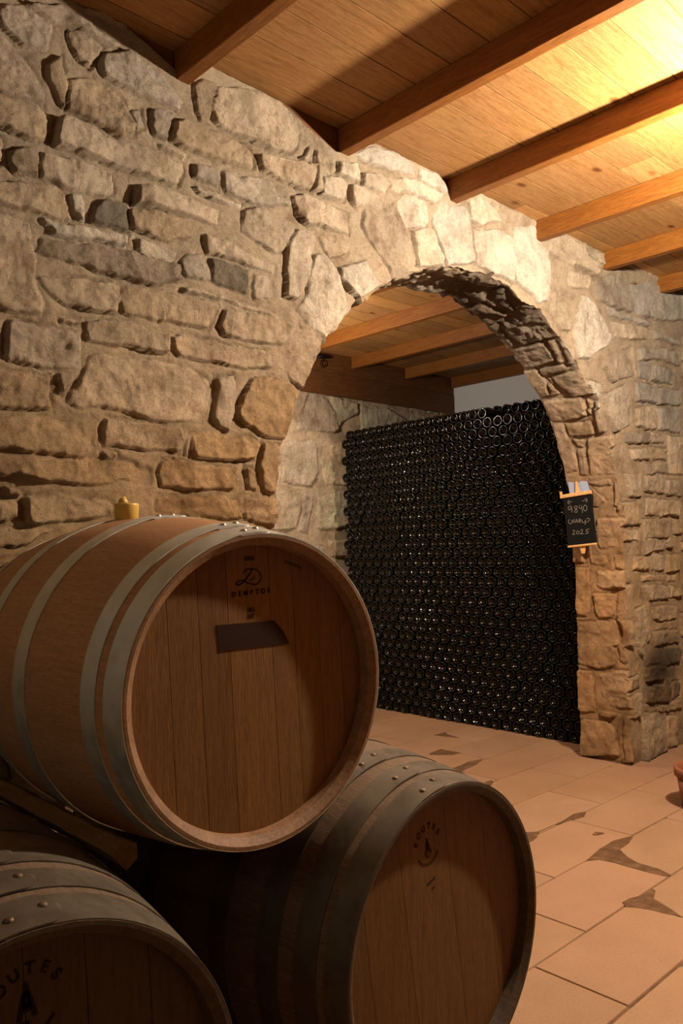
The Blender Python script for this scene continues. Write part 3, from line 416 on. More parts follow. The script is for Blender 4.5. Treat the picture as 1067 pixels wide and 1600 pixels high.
# ------------------------------------------------------------------ back room walls, enclosure
G2 = 0.011
X, Z = np.meshgrid(np.arange(1.0, 6.1, G2), np.arange(0, 2.70, G2))
bp = fill_coursed(BACK, 1.0, 6.1, 0, 2.7, 14, 0.12, 0.26, 0.16, 0.42)
H, col = relief(X, Z, bp, 8, hmax=0.024)
nz, nx = X.shape; vid = np.arange(nz*nx).reshape(nz, nx)
q = np.stack([vid[:-1, :-1], vid[:-1, 1:], vid[1:, 1:], vid[1:, :-1]], -1).reshape(-1, 4)
wb = mesh_obj('wall_back', np.stack([X, 4.605-H, Z], -1).reshape(-1, 3), q, M_STONE, smooth=True, col=(np.clip(col*np.array((1.38, 1.35, 1.32)), 0, .78)).reshape(-1, 3))
tag(wb, 'pale stone wall at the far end of the room behind the arch', kind='structure')
def struct_box(name, a, b, m_, label):
    mb = MB(); mb.box(a, b); o = mb.build(name, m_); tag(o, label, kind='structure'); return o
struct_box('wall_right', (5.785, 2.35, 0), (5.95, 4.60, 2.69), M_PLASTER, 'smooth white plastered wall behind the bottle stack')
struct_box('wall_left', (-1.42, -2.3, 0), (-1.3, 4.7, 2.69), M_ROUGHPL, 'plastered cellar wall to the left, out of frame')
struct_box('wall_rear', (-1.3, -2.42, 0), (6.6, -2.3, 2.69), M_ROUGHPL, 'plastered cellar wall behind the camera')
struct_box('wall_east', (6.6, -2.3, 0), (6.72, 2.35, 2.69), M_ROUGHPL, 'plastered cellar wall to the far right, out of frame')

# glowing pane and frame added on the unseen left wall as fill light
M_PANE = bpy.data.materials.new('fill_light_pane'); M_PANE.use_nodes = True; _b = M_PANE.node_tree.nodes['Principled BSDF']
_b.inputs['Base Color'].default_value = (.6, .6, .6, 1); _b.inputs['Emission Color'].default_value = (1.0, 0.86, 0.62, 1); _b.inputs['Emission Strength'].default_value = FILL_STRENGTH
mb = MB(); mb.box((-1.296, .45, 1.55), (-1.288, 1.45, 2.35)); wp = mb.build('fill_pane_1', M_PANE); tag(wp, 'glowing pane added high on the left wall as fill light, out of frame', kind='structure')
mb = MB()
for a, c in (((-1.3, .39, 1.49), (-1.26, 1.51, 1.549)), ((-1.3, .39, 2.351), (-1.26, 1.51, 2.41)), ((-1.3, .39, 1.5495), (-1.26, .449, 2.3505)), ((-1.3, 1.451, 1.5495), (-1.26, 1.51, 2.3505))): mb.box(a, c)
tag(mb.build('trim_3', M_BEAM), 'wooden frame round the added fill light pane on the left wall', kind='structure')

# ------------------------------------------------------------------ ceiling boards, beams, edge boards
ZB, ZC = 2.588, 2.681
mb = MB(); k = -30; pitch = 0.1487
while True:
    y0 = 1.841 + k*pitch; k += 1
    if y0 > 4.7: break
    if y0 < -2.5: continue
    r = random.Random(k*13); x = -1.35 - r.random()*1.5
    while x < 6.7:
        L_ = r.uniform(2.0, 3.6); t = r.uniform(0.74, 1.14); c = (t*r.uniform(.97, 1.03), t*r.uniform(.95, 1.0), t*r.uniform(.88, 1.02))
        a, b = max(x, -1.35), min(x+L_, 6.65)
        if b > a: mb.box((a+.0008, y0+.0020, ZC), (b-.0008, y0+pitch-.0020, ZC+.018), 0, c)
        x += L_
mb.box((-1.35, -2.45, ZC+.019), (6.65, 4.75, ZC+.03), 0, (0.15, 0.12, 0.1))
tag(mb.build('ceiling', M_BOARD), 'ceiling of pale spruce boards', kind='structure')
NX = [0.662, 1.302, 1.986, 2.612, 3.262, 3.885, 4.505, 5.14, 5.77]
NL = {0: 'dark ceiling beam at the upper left corner, left of every other beam', 1: 'shaded ceiling beam meeting the stone wall at the upper left, first whole beam from the left',
      2: 'long ceiling beam left of the bright lamp-lit boards, its side face in shade', 3: 'ceiling beam right of the bright lamp-lit boards, reddish shaded side face',
      4: 'brightly lit orange ceiling beam meeting the wall above the arch\'s right shoulder', 5: 'shorter orange ceiling beam, second from the right in the near room', 6: 'short ceiling beam at the right edge, lowest in view of the near room',
      7: 'ceiling beam beyond the right edge of view', 8: 'last ceiling beam beyond the right edge of view'}
for i, x in enumerate(NX):
    if i > 6: continue
    r = random.Random(i); t = r.uniform(.92, 1.08); mb = MB(); mb.box((0, 0, 0), (0.046, 4.3255, ZC-ZB-.0005), 0, (t, t, t), bev=0.0025)
    o = mb.build('ceiling_beam', M_BEAM); o.location = (x, -2.26, ZB)
    tag(o, NL[i], 'beam', 'ceiling beams of the near room')
BL = ['ceiling beam highest in the arch opening, leftmost of the four behind it', 'second ceiling beam seen through the arch, its cut end meeting the brown board', 'third ceiling beam seen through the arch, mostly in shade', 'ceiling beam lying against the top of the white wall behind the arch']
for i, x in enumerate([3.848, 4.478, 5.115, 5.738]):
    r = random.Random(i+40); t = r.uniform(.92, 1.08); mb = MB(); mb.box((0, 0, 0), (0.046, 2.19, ZC-ZB-.0005), 0, (t, t, t), bev=0.0025)
    o = mb.build('ceiling_beam', M_BEAM); o.location = (x, 2.365, ZB)
    tag(o, BL[i], 'beam', 'ceiling beams of the back room')
for i, x in enumerate([1.95, 2.58, 3.22]):   # same grid on the hidden side
    mb = MB(); mb.box((0, 0, 0), (0.046, 2.19, ZC-ZB-.0005), 0, (1, 1, 1), bev=0.0025)
    o = mb.build('ceiling_beam', M_BEAM); o.location = (x, 2.365, ZB); tag(o, 'ceiling beam of the back room hidden behind the stone wall, %s' % ['farthest left', 'between its two hidden neighbours', 'nearest to the arch crown'][i], 'beam', 'ceiling beams of the back room')
# brown boards closing the beam ends on the back wall
mb = MB()
mb.box((1.0, 4.562, 2.527), (5.783, 4.588, ZC-.0005), 0, (1.1, 1.1, 1.1), bev=.002)
mb.box((1.0, 4.558, 2.350), (5.783, 4.588, 2.5255), 0, (1, 1, 1), bev=.002)
tag(mb.build('trim_1', M_LEDGER), 'two brown boards under the beam ends on the back wall', kind='structure')
mb = MB(); xx = [-1.3]+[v for x in NX[:7] for v in (x-.001, x+.047)]+[6.6]
for a, b in zip(xx[::2], xx[1::2]): mb.box((a, 2.066, 2.52), (b, 2.088, ZC-.0005), 0, (1.1, 1.1, 1.1))
mb.box((-1.3, 2.0885, 2.50), (6.6, 2.343, ZC-.0005), 0, (.6, .6, .6))
tag(mb.build('trim_2', M_LEDGER), 'brown blocking boards between the beams on top of the stone wall', kind='structure')

# ------------------------------------------------------------------ floor
mb = MB(); mb.box((-1.35, -2.35, -0.05), (6.65, 4.7, -0.0035), 1)
TL, TW, JG = 0.565, 0.2785, 0.0022
for n in range(-13, 14):
    y0 = 1.022 + TW*n; r = random.Random(n+99); x0 = 1.93 + 0.2785*n
    x0 -= math.ceil((x0+1.9)/TL)*TL
    while x0 < 6.7:
        t = r.uniform(.93, 1.05); w1, w2, w3, w4 = [r.uniform(-.0018, .0018) for _ in range(4)]
        c = (t, t*r.uniform(.97, 1.01), t*r.uniform(.95, 1.02)); g = JG
        a0, a1, b0_, b1_ = x0+g, x0+TL-g, y0+g, y0+TW-g
        cut = [r.choice([0.002, 0.002, 0.004, 0.014]) for _ in range(4)]
        ring = [(a0+cut[0], b0_+w1), (a1-cut[1], b0_+w2), (a1, b0_+cut[1]*.6+w2), (a1, b1_-cut[2]*.6), (a1-cut[2], b1_+w3), (a0+cut[3], b1_+w4), (a0, b1_-cut[3]*.6), (a0, b0_+cut[0]*.6+w1)]
        cx, cy = (a0+a1)/2, (b0_+b1_)/2
        top = [(cx+(x-cx)*(1-.004/ TL), cy+(y-cy)*(1-.004/TW), 0) for x, y in ring]; low = [(x, y, -0.004) for x, y in ring]
        V = low+top; F = [tuple(8+i for i in range(8))]+[(i, (i+1) % 8, 8+(i+1) % 8, 8+i) for i in range(8)]
        mb.add(V, F, 0, c); x0 += TL
for P in PATCH:
    P = unflat(P); V = [(x, y, 0.0012) for x, y in P]+[(x, y, -0.003) for x, y in P]; n = len(P)
    a = sum(P[i][0]*P[(i+1) % n][1]-P[(i+1) % n][0]*P[i][1] for i in range(n))
    F = [tuple(range(n)) if a > 0 else tuple(range(n-1, -1, -1))]+[(i, n+i, n+(i+1) % n, (i+1) % n) for i in range(n)]
    mb.add(V, F, 1)
tag(mb.build('floor', [M_TILE, M_GROUT]), 'floor of worn sandstone tiles with chipped, mortar-filled corners', kind='structure')

# ------------------------------------------------------------------ barrels
def barrel(name, label, C0, yaw, tilt, Lb, rh, b, hoops, rot, seams, mats, rivet_at, hoop_over, seed, chime_rec=0.031):
    """C0: centre of the near rim; local axis +Y runs into the barrel, X right, Z up"""
    M_S, M_H, M_R, M_C, M_RV = mats
    root = empty(name, C0, (tilt, 0, yaw)); tag(root, label, 'barrel')
    prof = lambda t: b-(b-rh)*(2*t/Lb-1)**2
    r = random.Random(seed)
    # staves: one mesh, a tone for each stave
    ns = 30; bnd = [2*math.pi*i/ns + r.uniform(-.035, .035) for i in range(ns)]; V = []; F = []; cc = []; uv = []
    ts = [Lb*i/28 for i in range(29)]; nk = 5
    for i in range(ns):
        a0 = bnd[i]; a1 = bnd[(i+1) % ns] + (2*math.pi if i == ns-1 else 0); tone = r.uniform(.94, 1.05); tc = (tone, tone*r.uniform(.98, 1.01), tone*r.uniform(.96, 1.02)); n0 = len(V)
        for t in ts:
            R = prof(t)
            for k in range(nk):
                f = k/(nk-1); a = a0+(a1-a0)*f; rr = R - (0.0004 if k in (0, nk-1) else 0)
                V.append((rr*math.cos(a), t, rr*math.sin(a))); cc.append(tc); uv.append((a*0.32+i*0.37, t+i*0.61))
        for j in range(28):
            for k in range(nk-1):
                F.append((n0+j*nk+k, n0+j*nk+k+1, n0+(j+1)*nk+k+1, n0+(j+1)*nk+k))
    mesh_obj('staves', V, F, M_S, root, True, col=np.array(cc), uv=uv)
    # rims (chimes): end grain ring, bevelled inwards, at both ends
    for e in (0, 1):
        n = 120; pr = [(rh-.0005, 0.0), (rh-.006, -0.0), (rh-.019, 0.010), (rh-.0215, chime_rec+.012)]
        V = []; F = []; cc = []
        for k in range(n):
            a = 2*math.pi*k/n; tone = 0.9+0.2*hash2(np.array([k*ns//n]), np.array([seed]), 3)[0]
            for R, t in pr: V.append((R*math.cos(a), t if e == 0 else Lb-t, R*math.sin(a))); cc.append((tone,)*3)
        for k in range(n):
            for j in range(3):
                f = (4*k+j, 4*k+j+1, 4*((k+1) % n)+j+1, 4*((k+1) % n)+j); F.append(f if e == 0 else f[::-1])
        o = mesh_obj('rim', V, F, M_C, root, False, col=np.array(cc))
        # head of planks
        R = rh-.021; mbh = MB(); cr, sr = math.cos(rot), math.sin(rot); y = chime_rec if e == 0 else Lb-chime_rec
        cut = [-R-.01]+seams+[R+.01]
        for i in range(len(cut)-1):
            u0, u1 = cut[i]+.0005, cut[i+1]-.0005; lo = max(u0, -R+.0003); hi = min(u1, R-.0003)
            if hi <= lo: continue
            us = np.linspace(lo, hi, 14); P = [(u, math.sqrt(max(R*R-u*u, 0))) for u in us]+[(u, -math.sqrt(max(R*R-u*u, 0))) for u in us[::-1]]
            tone = r.uniform(.86, 1.1); n = len(P); q0 = [(u*cr-w_*sr, u*sr+w_*cr) for u, w_ in P]; d = .012 if e == 0 else -.012
            Vp = [(u, y, w_) for u, w_ in q0]+[(u, y+d, w_) for u, w_ in q0]
            Fp = [tuple(range(n))]+[(k, n+k, n+(k+1) % n, (k+1) % n) for k in range(n)]
            mbh.add(Vp, Fp, 0, (tone, tone*r.uniform(.96, 1.02), tone*r.uniform(.9, 1.05)))
        n = 48; mbh.add([(R*math.cos(2*math.pi*k/n), y+(.006 if e == 0 else -.006), R*math.sin(2*math.pi*k/n)) for k in range(n)], [tuple(range(n))], 0, (.2, .2, .2))
        head = mbh.build('head', M_R, root)
        if e == 0: front_head = head
    # hoops
    for t0, t1 in hoops:
        for e in (0, 1):
            n = 96; V = []; F = []; oa = math.radians(hoop_over); th = 0.0022
            A0, A1 = oa-0.28, oa+2*math.pi-0.02
            ang = [A0+.014*k for k in range(6)]+[A0+.07+(A1-A0-.07)*(k-5)/(n-5) for k in range(6, n+1)]
            for k, a in enumerate(ang):
                lift = 0.0024*min(1, max(0, 1-(a-oa+.02)/.12))
                for j, f in enumerate((0, 0, 0, .33, .66, 1, 1, 1)):
                    t = t0+(t1-t0)*f
                    if k <= 5:      # rounded tongue where the strip ends overlap
                        cc_ = 1-(1-k/5.0)**2; m_ = (t0+t1)/2; t = m_+(t-m_)*max(0.2, math.sqrt(max(cc_, 0)))
                    R = prof(t)+((0.0003 if a > oa-.02 else -.0012+.0) if j in (0, 7) else th)+lift
                    V.append((R*math.cos(a), t if e == 0 else Lb-t, R*math.sin(a)))
            for k in range(n):
                for j in (0, 2, 3, 4, 6):
                    f = (8*k+j, 8*k+j+1, 8*(k+1)+j+1, 8*(k+1)+j); F.append(f[::-1] if e == 0 else f)
            F.append((0, 1, 3, 4, 6, 7) if e == 0 else (7, 6, 4, 3, 1, 0))
            h = mesh_obj('hoop', V, F, M_H, root, False)
            sm = [j in (2, 3, 4) for k in range(n) for j in (0, 2, 3, 4, 6)]+[False]; h.data.polygons.foreach_set('use_smooth', sm)
            if e == 0:
                for da in rivet_at:
                    a = oa+da; t = (t0+t1)/2 + (0.006 if (da < -.1) else -0.006); R = prof(t)+th+.002; rv = []; rf = []
                    for jj, (rr, hh) in enumerate(((.0062, 0), (.0055, .0022), (.003, .0036))):
                        for kk in range(10):
                            b_ = 2*math.pi*kk/10; u = rr*math.cos(b_); v_ = rr*math.sin(b_)
                            rv.append(((R+hh)*math.cos(a)-u*math.sin(a), t+v_, (R+hh)*math.sin(a)+u*math.cos(a)))
                    for jj in range(2):
                        for kk in range(10): rf.append((jj*10+kk, jj*10+(kk+1) % 10, jj*10+10+(kk+1) % 10, jj*10+10+kk))
                    rf.append(tuple(20+kk for kk in range(10)))
                    mesh_obj('rivet', rv, rf, M_RV, h, True)
    return root, front_head
HB = (M_STAVE, M_HOOP, M_HEAD, M_CHIME, M_RIVET)
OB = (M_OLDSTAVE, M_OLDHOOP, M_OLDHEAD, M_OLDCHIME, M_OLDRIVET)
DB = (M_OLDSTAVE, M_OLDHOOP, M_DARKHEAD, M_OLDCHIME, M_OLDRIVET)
top_barrel, top_head = barrel('wine_barrel', 'clean pale oak barrel with bright steel hoops, lying on top of the other two', (.893, 1.14, CAM_H-.2458), -.04, 0, .85, .2736, .320,
    [(.001, .047), (.069, .108), (.300, .350)], math.radians(2.6), [-.172, -.112, -.052, .040, .093, .150, .205], HB, (-.2, -.08), 101, 3)
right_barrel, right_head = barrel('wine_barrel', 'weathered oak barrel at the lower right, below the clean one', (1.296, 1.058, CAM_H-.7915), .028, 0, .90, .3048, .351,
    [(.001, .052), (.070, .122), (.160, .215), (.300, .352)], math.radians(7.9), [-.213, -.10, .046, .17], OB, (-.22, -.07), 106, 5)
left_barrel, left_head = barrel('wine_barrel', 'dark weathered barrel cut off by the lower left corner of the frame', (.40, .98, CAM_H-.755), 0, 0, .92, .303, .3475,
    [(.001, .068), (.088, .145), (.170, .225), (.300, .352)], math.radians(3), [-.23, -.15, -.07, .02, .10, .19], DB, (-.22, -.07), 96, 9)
# writing and marks on the heads: frame(u, w, h) lifts h towards the camera from the head's face
def frame_for(rec): return lambda u, w_, h: (u, rec-0.0004-h, w_)
FR = frame_for(0.031)
def text_part(name, s_, size, u, w_, ang, m_, parent, bold=0.0, spacing=1.0):
    cu = bpy.data.curves.new('t', 'FONT'); cu.body = s_; cu.size = size; cu.align_x = 'CENTER'; cu.align_y = 'CENTER'; cu.extrude = 0.0002; cu.offset = bold; cu.space_character = spacing
    o = bpy.data.objects.new('t', cu); C.objects.link(o); dg = bpy.context.evaluated_depsgraph_get()
    me = bpy.data.meshes.new_from_object(o.evaluated_get(dg)); bpy.data.objects.remove(o)
    ca, sa = math.cos(ang), math.sin(ang)
    for v in me.vertices:
        x, y, z = v.co; v.co = (u+x*ca-y*sa, 0.031-0.0005-z, w_+x*sa+y*ca)
    me.materials.clear(); me.materials.append(m_)
    r = bpy.data.objects.new(name, me); C.objects.link(r)
    if parent is not None: r.parent = parent
    return r
def smooth_pts(P, n=6):
    P = [Vector((*p, 0)) for p in P]; out = []
    for i in range(len(P)-1):
        p0, p1, p2, p3 = P[max(i-1, 0)], P[i], P[i+1], P[min(i+2, len(P)-1)]
        for k in range(n):
            t = k/n; q = 0.5*((2*p1)+(-p0+p2)*t+(2*p0-5*p1+4*p2-p3)*t*t+(-p0+3*p1-3*p2+p3)*t**3); out.append((q.x, q.y))
    out.append((P[-1].x, P[-1].y)); return out
mb = MB()
for i, st in enumerate(MONO): ribbon(mb, smooth_pts(unflat(st)), [.0028, .0022, .0015][i], .0003, FR)
mb.build('monogram', M_INK, top_head)
for i, ch in enumerate('DEMPTOS'):
    text_part('lettering', ch, .0125, -.046+i*.0127, .167+i*.0006, 0.01, M_INK, top_head, bold=.0004)
text_part('lettering', '2024', .011, -.012, .230, 0, M_FAINT, top_head, bold=.0003)
mb = MB()      # small slanted stamp, too worn to read
for i in range(11):
    u0 = .070+i*.0036; w0_ = .2225-i*.00125; ribbon(mb, [(u0, w0_-.003), (u0+.001*(i % 3), w0_+.0025), (u0+.0022, w0_+.001*((i*7) % 3-1))], .0011, .0003, FR)
mb.build('stamp', M_FAINT, top_head)
text_part('lettering', 'MG', .0105, -.009, .138, 0, M_FAINT, top_head, bold=.0003)
text_part('lettering', 'MT', .0105, -.009, .1265, 0, M_FAINT, top_head, bold=.0003)
P = unflat(TAPE); n = len(P); a = sum(P[i][0]*P[(i+1) % n][1]-P[(i+1) % n][0]*P[i][1] for i in range(n))
if a < 0: P = P[::-1]
V = [FR(u, w_, .0006) for u, w_ in P]+[FR(u, w_, -.0004) for u, w_ in P]
t = mesh_obj('tape_label', V, [tuple(range(n))]+[(i, n+i, n+(i+1) % n, (i+1) % n) for i in range(n)], M_TAPE, top_head); t['label'] = 'dark brown tape label with one slanted end'
def arc_text(s_, cu_, cw, R, a0, a1, size, head, m_):
    for i, ch in enumerate(s_):
        a = math.radians(a0+(a1-a0)*i/(len(s_)-1)); text_part('lettering', ch, size, cu_+R*math.cos(a), cw+R*math.sin(a), a-math.pi/2, m_, head, bold=.0006)
def tower(cu_, cw, sc, rot, head, m_):
    mb = MB(); c, s_ = math.cos(rot), math.sin(rot)
    for st, wd in (([(0, 1), (0, .35)], .28), ([(-.1, .45), (-.42, -.75)], .26), ([(.1, .45), (.42, -.75)], .26), ([(-.25, -.1), (.25, -.1)], .2), ([(0, .6), (0, -.4)], .42), ([(-.45, -.95), (.1, -.95)], .2)):
        ribbon(mb, [(cu_+sc*(x*c-y*s_), cw+sc*(x*s_+y*c)) for x, y in st], wd*sc, .0003, FR)
    mb.build('stamp', m_, head)
def arc_line(cu_, cw, R, a0, a1, wd, head, m_):
    mb = MB(); ribbon(mb, [(cu_+R*math.cos(math.radians(a)), cw+R*math.sin(math.radians(a))) for a in np.linspace(a0, a1, 16)], wd, .0003, FR); mb.build('stamp', m_, head)
arc_text('BOUTES', -.040, .190, .037, 165, 30, .017, right_head, M_FAINT); tower(-.041, .186, .019, .14, right_head, M_FAINT); arc_line(-.040, .190, .037, 215, 330, .0035, right_head, M_FAINT)
mb = MB(); ribbon(mb, [(-.044, .113), (-.020, .121)], .0045, .0003, FR); ribbon(mb, [(-.030, .1005), (-.022, .103)], .004, .0003, FR); mb.build('stamp', M_FAINT, right_head)
arc_text('BOUTES', .013, .203, .043, 168, 33, .020, left_head, M_FAINTDARK); tower(.011, .205, .025, .05, left_head, M_FAINTDARK); arc_line(.013, .203, .04, 215, 325, .004, left_head, M_FAINTDARK)
# bung in the top barrel
bung = empty('barrel_bung', (0, 0, 0)); R = .320
pr = [(0, -.004), (.021, -.004), (.0255, .0), (.0272, .032), (.0272, .035), (.025, .037), (0, .037)]
n = 32; V = []; F = []
for rr, h in pr: V += [(rr*math.cos(2*math.pi*k/n), rr*math.sin(2*math.pi*k/n), h) for k in range(n)]
for j in range(len(pr)-1):
    for k in range(n): F.append((j*n+k, j*n+(k+1) % n, (j+1)*n+(k+1) % n, (j+1)*n+k))
mesh_obj('body', V, F, M_BUNG, bung, True)
mb = MB(); mb.tube([(-.008, 0, .035), (-.008, 0, .045), (-.004, 0, .052)], [.013, .009, .003], 14); mb.build('knob', M_BUNG, bung, True)
tag(bung, 'yellow silicone bung standing in the top of the clean oak barrel', 'bung')
bm = Matrix.Rotation(-.04, 4, 'Z'); a = math.radians(92.5)
bung.location = Vector((.893, 1.14, CAM_H-.2458)) + bm @ Vector((.3190*math.cos(a), .505, .3190*math.sin(a)))
# wedge batten between the barrels
bt = MB(); pts = [(-.020, -.012), (.018, -.016), (.023, .006), (.006, .022), (-.020, .014)]; L0 = .60; V = []; F = []; nn = 13
for j in range(nn):
    for x, z in pts: V.append((x*(1+.06*math.sin(j*1.7)), L0*j/(nn-1), z*(1+.08*math.sin(j*2.3+1))))
for j in range(nn-1):
    for k in range(5): F.append((j*5+k, (j+1)*5+k, (j+1)*5+(k+1) % 5, j*5+(k+1) % 5))
F += [(0, 1, 2, 3, 4), tuple((nn-1)*5+k for k in (4, 3, 2, 1, 0))]
wdg = mesh_obj('wooden_wedge', V, F, M_WEDGE); wdg.location = (.640, 1.185, CAM_H-.478); wdg.rotation_euler = (.0, .75, .0)
tag(wdg, 'rough wooden batten wedged between the clean barrel and the dark left barrel', 'wedge')
for i, (x, zt, lab) in enumerate(((1.296, CAM_H-.7915-.351, 'timber runner under the weathered right barrel'), (.40, CAM_H-.755-.3475, 'timber runner under the dark left barrel'))):
    mb = MB(); mb.box((-.18, -.045, 0), (.18, .045, zt-.002), 0, (1, 1, 1), bev=.003); o = mb.build('timber_runner', M_WEDGE); o.location = (x, 1.54, 0); tag(o, lab, 'timber')

# ------------------------------------------------------------------ bottles
def x_small(pr, j): return pr[j][0] < .023 and pr[j+1][0] < .023
def bottle_mesh(n, name, full=True):
    # profile (axis distance from the base, radius); base of a wine bottle faces -X, deep punt
    if full:
        pr = [(.0225, 0.0), (.0221, .0045), (.0205, .009), (.0175, .0135), (.0135, .0178), (.009, .0215), (.004, .0252), (.0012, .0272), (.0, .0292), (.0006, .0312), (.003, .0345), (.007, .0366), (.012, .0371), (.190, .0371), (.205, .035), (.220, .027), (.232, .018), (.245, .0150), (.285, .0140), (.286, .0158), (.300, .0158), (.300, 0.0)]
    else:
        pr = [(.026, 0.0), (.010, .0215), (.0012, .0275), (.0, .0295), (.0012, .0325), (.010, .0371), (.190, .0371), (.215, .030), (.240, .0150), (.300, .0150), (.300, 0.0)]
    V = []; F = []; mi = []
    for x, r in pr: V += [(x, r*math.cos(2*math.pi*k/n), r*math.sin(2*math.pi*k/n)) for k in range(n)]
    for j in range(len(pr)-1):
        ring = pr[j][1] >= .0270 and pr[j+1][1] <= .0326 and pr[j][0] < .0015
        for k in range(n): F.append((j*n+k, j*n+(k+1) % n, (j+1)*n+(k+1) % n, (j+1)*n+k)); mi.append(1 if ring else (2 if pr[j+1][1] < .028 and x_small(pr, j) else 0))
    return V, F, mi
bV, bF, bM = bottle_mesh(28, 'b')
proto = mesh_obj('wine_bottle', bV, bF, [M_GLASS, M_GRING, M_PUNT], smooth=True, mi=bM)
PITCH_Y, PITCH_Z, XF = .0772, .0634, 4.207
def visible(y, z, x=XF):
    for yp in (YR, 2.04):
        t = yp/y; xx, zz = x*t, CAM_H+(z-CAM_H)*t
        if zz < AZS: ok = xx < ACX+AR-.005
        else: ok = math.hypot(xx-ACX, zz-AZS) < AR-.005
        if not ok: return False
    return True
slots = []
rb = random.Random(11)
for n in range(32):
    z = .0375+PITCH_Z*n; y = 4.372 - (PITCH_Y/2 if n % 2 else 0) - .004*math.sin(n*1.3); c = 0
    while y > 2.40:
        if n < 31 or y > 3.08: slots.append([n, y, z+rb.uniform(-.0006, .0006), XF+rb.uniform(-.007, .007)])
        y -= PITCH_Y
vis = [s_ for s_ in slots if visible(s_[1], s_[2])]
vis.sort(key=lambda s_: s_[3]**2+s_[1]**2+(s_[2]-CAM_H)**2)
near = vis[:300]; nearset = {(s_[0], s_[1]) for s_ in near}
byrow = {}
for s_ in vis: byrow.setdefault(s_[0], []).append(s_)
for r_ in byrow.values(): r_.sort(key=lambda s_: s_[1])
def ordinal(n):
    return '%d%s' % (n, 'th' if 10 <= n % 100 <= 20 else {1: 'st', 2: 'nd', 3: 'rd'}.get(n % 10, 'th'))
first = True
for s_ in near:
    n, y, z, x = s_
    o = proto if first else proto.copy()
    if not first: C.objects.link(o)
    first = False
    o.location = (x, y, z); o.rotation_euler = (rb.uniform(0, 6.28), 0, rb.uniform(-.012, .012))
    k = byrow[n].index(s_)+1
    tag(o, 'dark wine bottle base outwards, %s from the pillar in the %s row up' % (ordinal(k), ordinal(n+1)), 'bottle', 'wine bottles in the stack behind the arch')
lV, lF, lM = bottle_mesh(18, 'l'); lV = np.array(lV); lF = np.array(lF); lM = np.array(lM)
AV = []; AF = []; AM = []; cnt = 0
def put(x, y, z, turn=False):
    global cnt
    v = lV.copy()
    if turn: v[:, 0] = .30-v[:, 0]
    AV.append(v+np.array((x, y, z))); AF.append((lF[:, ::-1] if turn else lF)+cnt); AM.append(lM); cnt += len(lV)
for n, y, z, x in slots:
    if (n, y) not in nearset: put(x, y, z)
for n in range(33):                      # second and third rank of the stack, behind the first
    z = .0375+PITCH_Z*n; y = 4.372 - (PITCH_Y/2 if n % 2 else 0)
    while y > 2.40:
        if n < 31 or (n == 31) or (2.87 < y < 4.2): put(XF+.315, y, z)
        if n < 31: put(XF+.63, y, z, True)
        y -= PITCH_Y
st = mesh_obj('wine_bottle_rows', np.concatenate(AV), np.concatenate(AF), [M_GLASS, M_GRING, M_PUNT], smooth=True, mi=np.concatenate(AM))
tag(st, 'remaining dark wine bottles of the tall stack, farther from the stone pillar and set back on top', 'bottles', kind='stuff')

# ------------------------------------------------------------------ chalkboard on the pillar
A = Vector((3.925, 2.363, CAM_H+.259)); Bq = Vector((3.925, 2.193, CAM_H+.273)); Dq = Vector((3.925, 2.374, CAM_H-.022))
ex = (Bq-A).normalized(); wB = (Bq-A).length; ey = (Dq-A); ey = (ey-ex*ey.dot(ex)).normalized(); hB = .283; ez = ex.cross(ey); 
if ez.x > 0: ez = -ez
board = empty('chalkboard', (0, 0, 0)); bmx = Matrix((ex, ey, ez)).transposed().to_4x4(); bmx.translation = A; board.matrix_world = bmx
# local frame: x right, y down, z towards the viewer
mb = MB(); mb.box((0, .014, -.004), (wB, hB-.008, .002), 0, bev=.0012); panel = mb.build('panel', M_SLATE, board)
mb = MB(); mb.box((-.014, -.006, -.007), (wB+.002, .014, .009), 0, bev=.002); mb.build('top_rail', M_PALEWOOD, board)
mb = MB(); mb.box((-.016, -.024, -.006), (-.004, -.0055, .006), 0, bev=.002); mb.build('rail_stub', M_PALEWOOD, board)
mb = MB(); mb.box((.0, hB-.008, -.007), (wB-.001, hB+.003, .009), 0, bev=.002); mb.build('bottom_rail', M_PALEWOOD, board)
mb = MB(); w0 = wB*.5
V = [(w0-.003, -.066, -.011), (w0+.004, -.066, -.011), (w0+.014, -.006, -.011), (w0-.010, -.006, -.011)]; V += [(x, y, -.004) for x, y, z in V]
mb.add(V, [(0, 1, 2, 3), (7, 6, 5, 4), (0, 4, 5, 1), (1, 5, 6, 2), (2, 6, 7, 3), (3, 7, 4, 0)]); mb.build('post', M_PALEWOOD, board)
mb = MB()
V = [(w0-.020, hB+.003, -.010), (w0+.014, hB+.003, -.010), (w0+.005, hB+.042, -.010), (w0-.011, hB+.042, -.010)]; V += [(x, y, -.003) for x, y, z in V]
mb.add(V, [(0, 1, 2, 3), (7, 6, 5, 4), (0, 4, 5, 1), (1, 5, 6, 2), (2, 6, 7, 3), (3, 7, 4, 0)]); mb.build('foot', M_PALEWOOD, board)
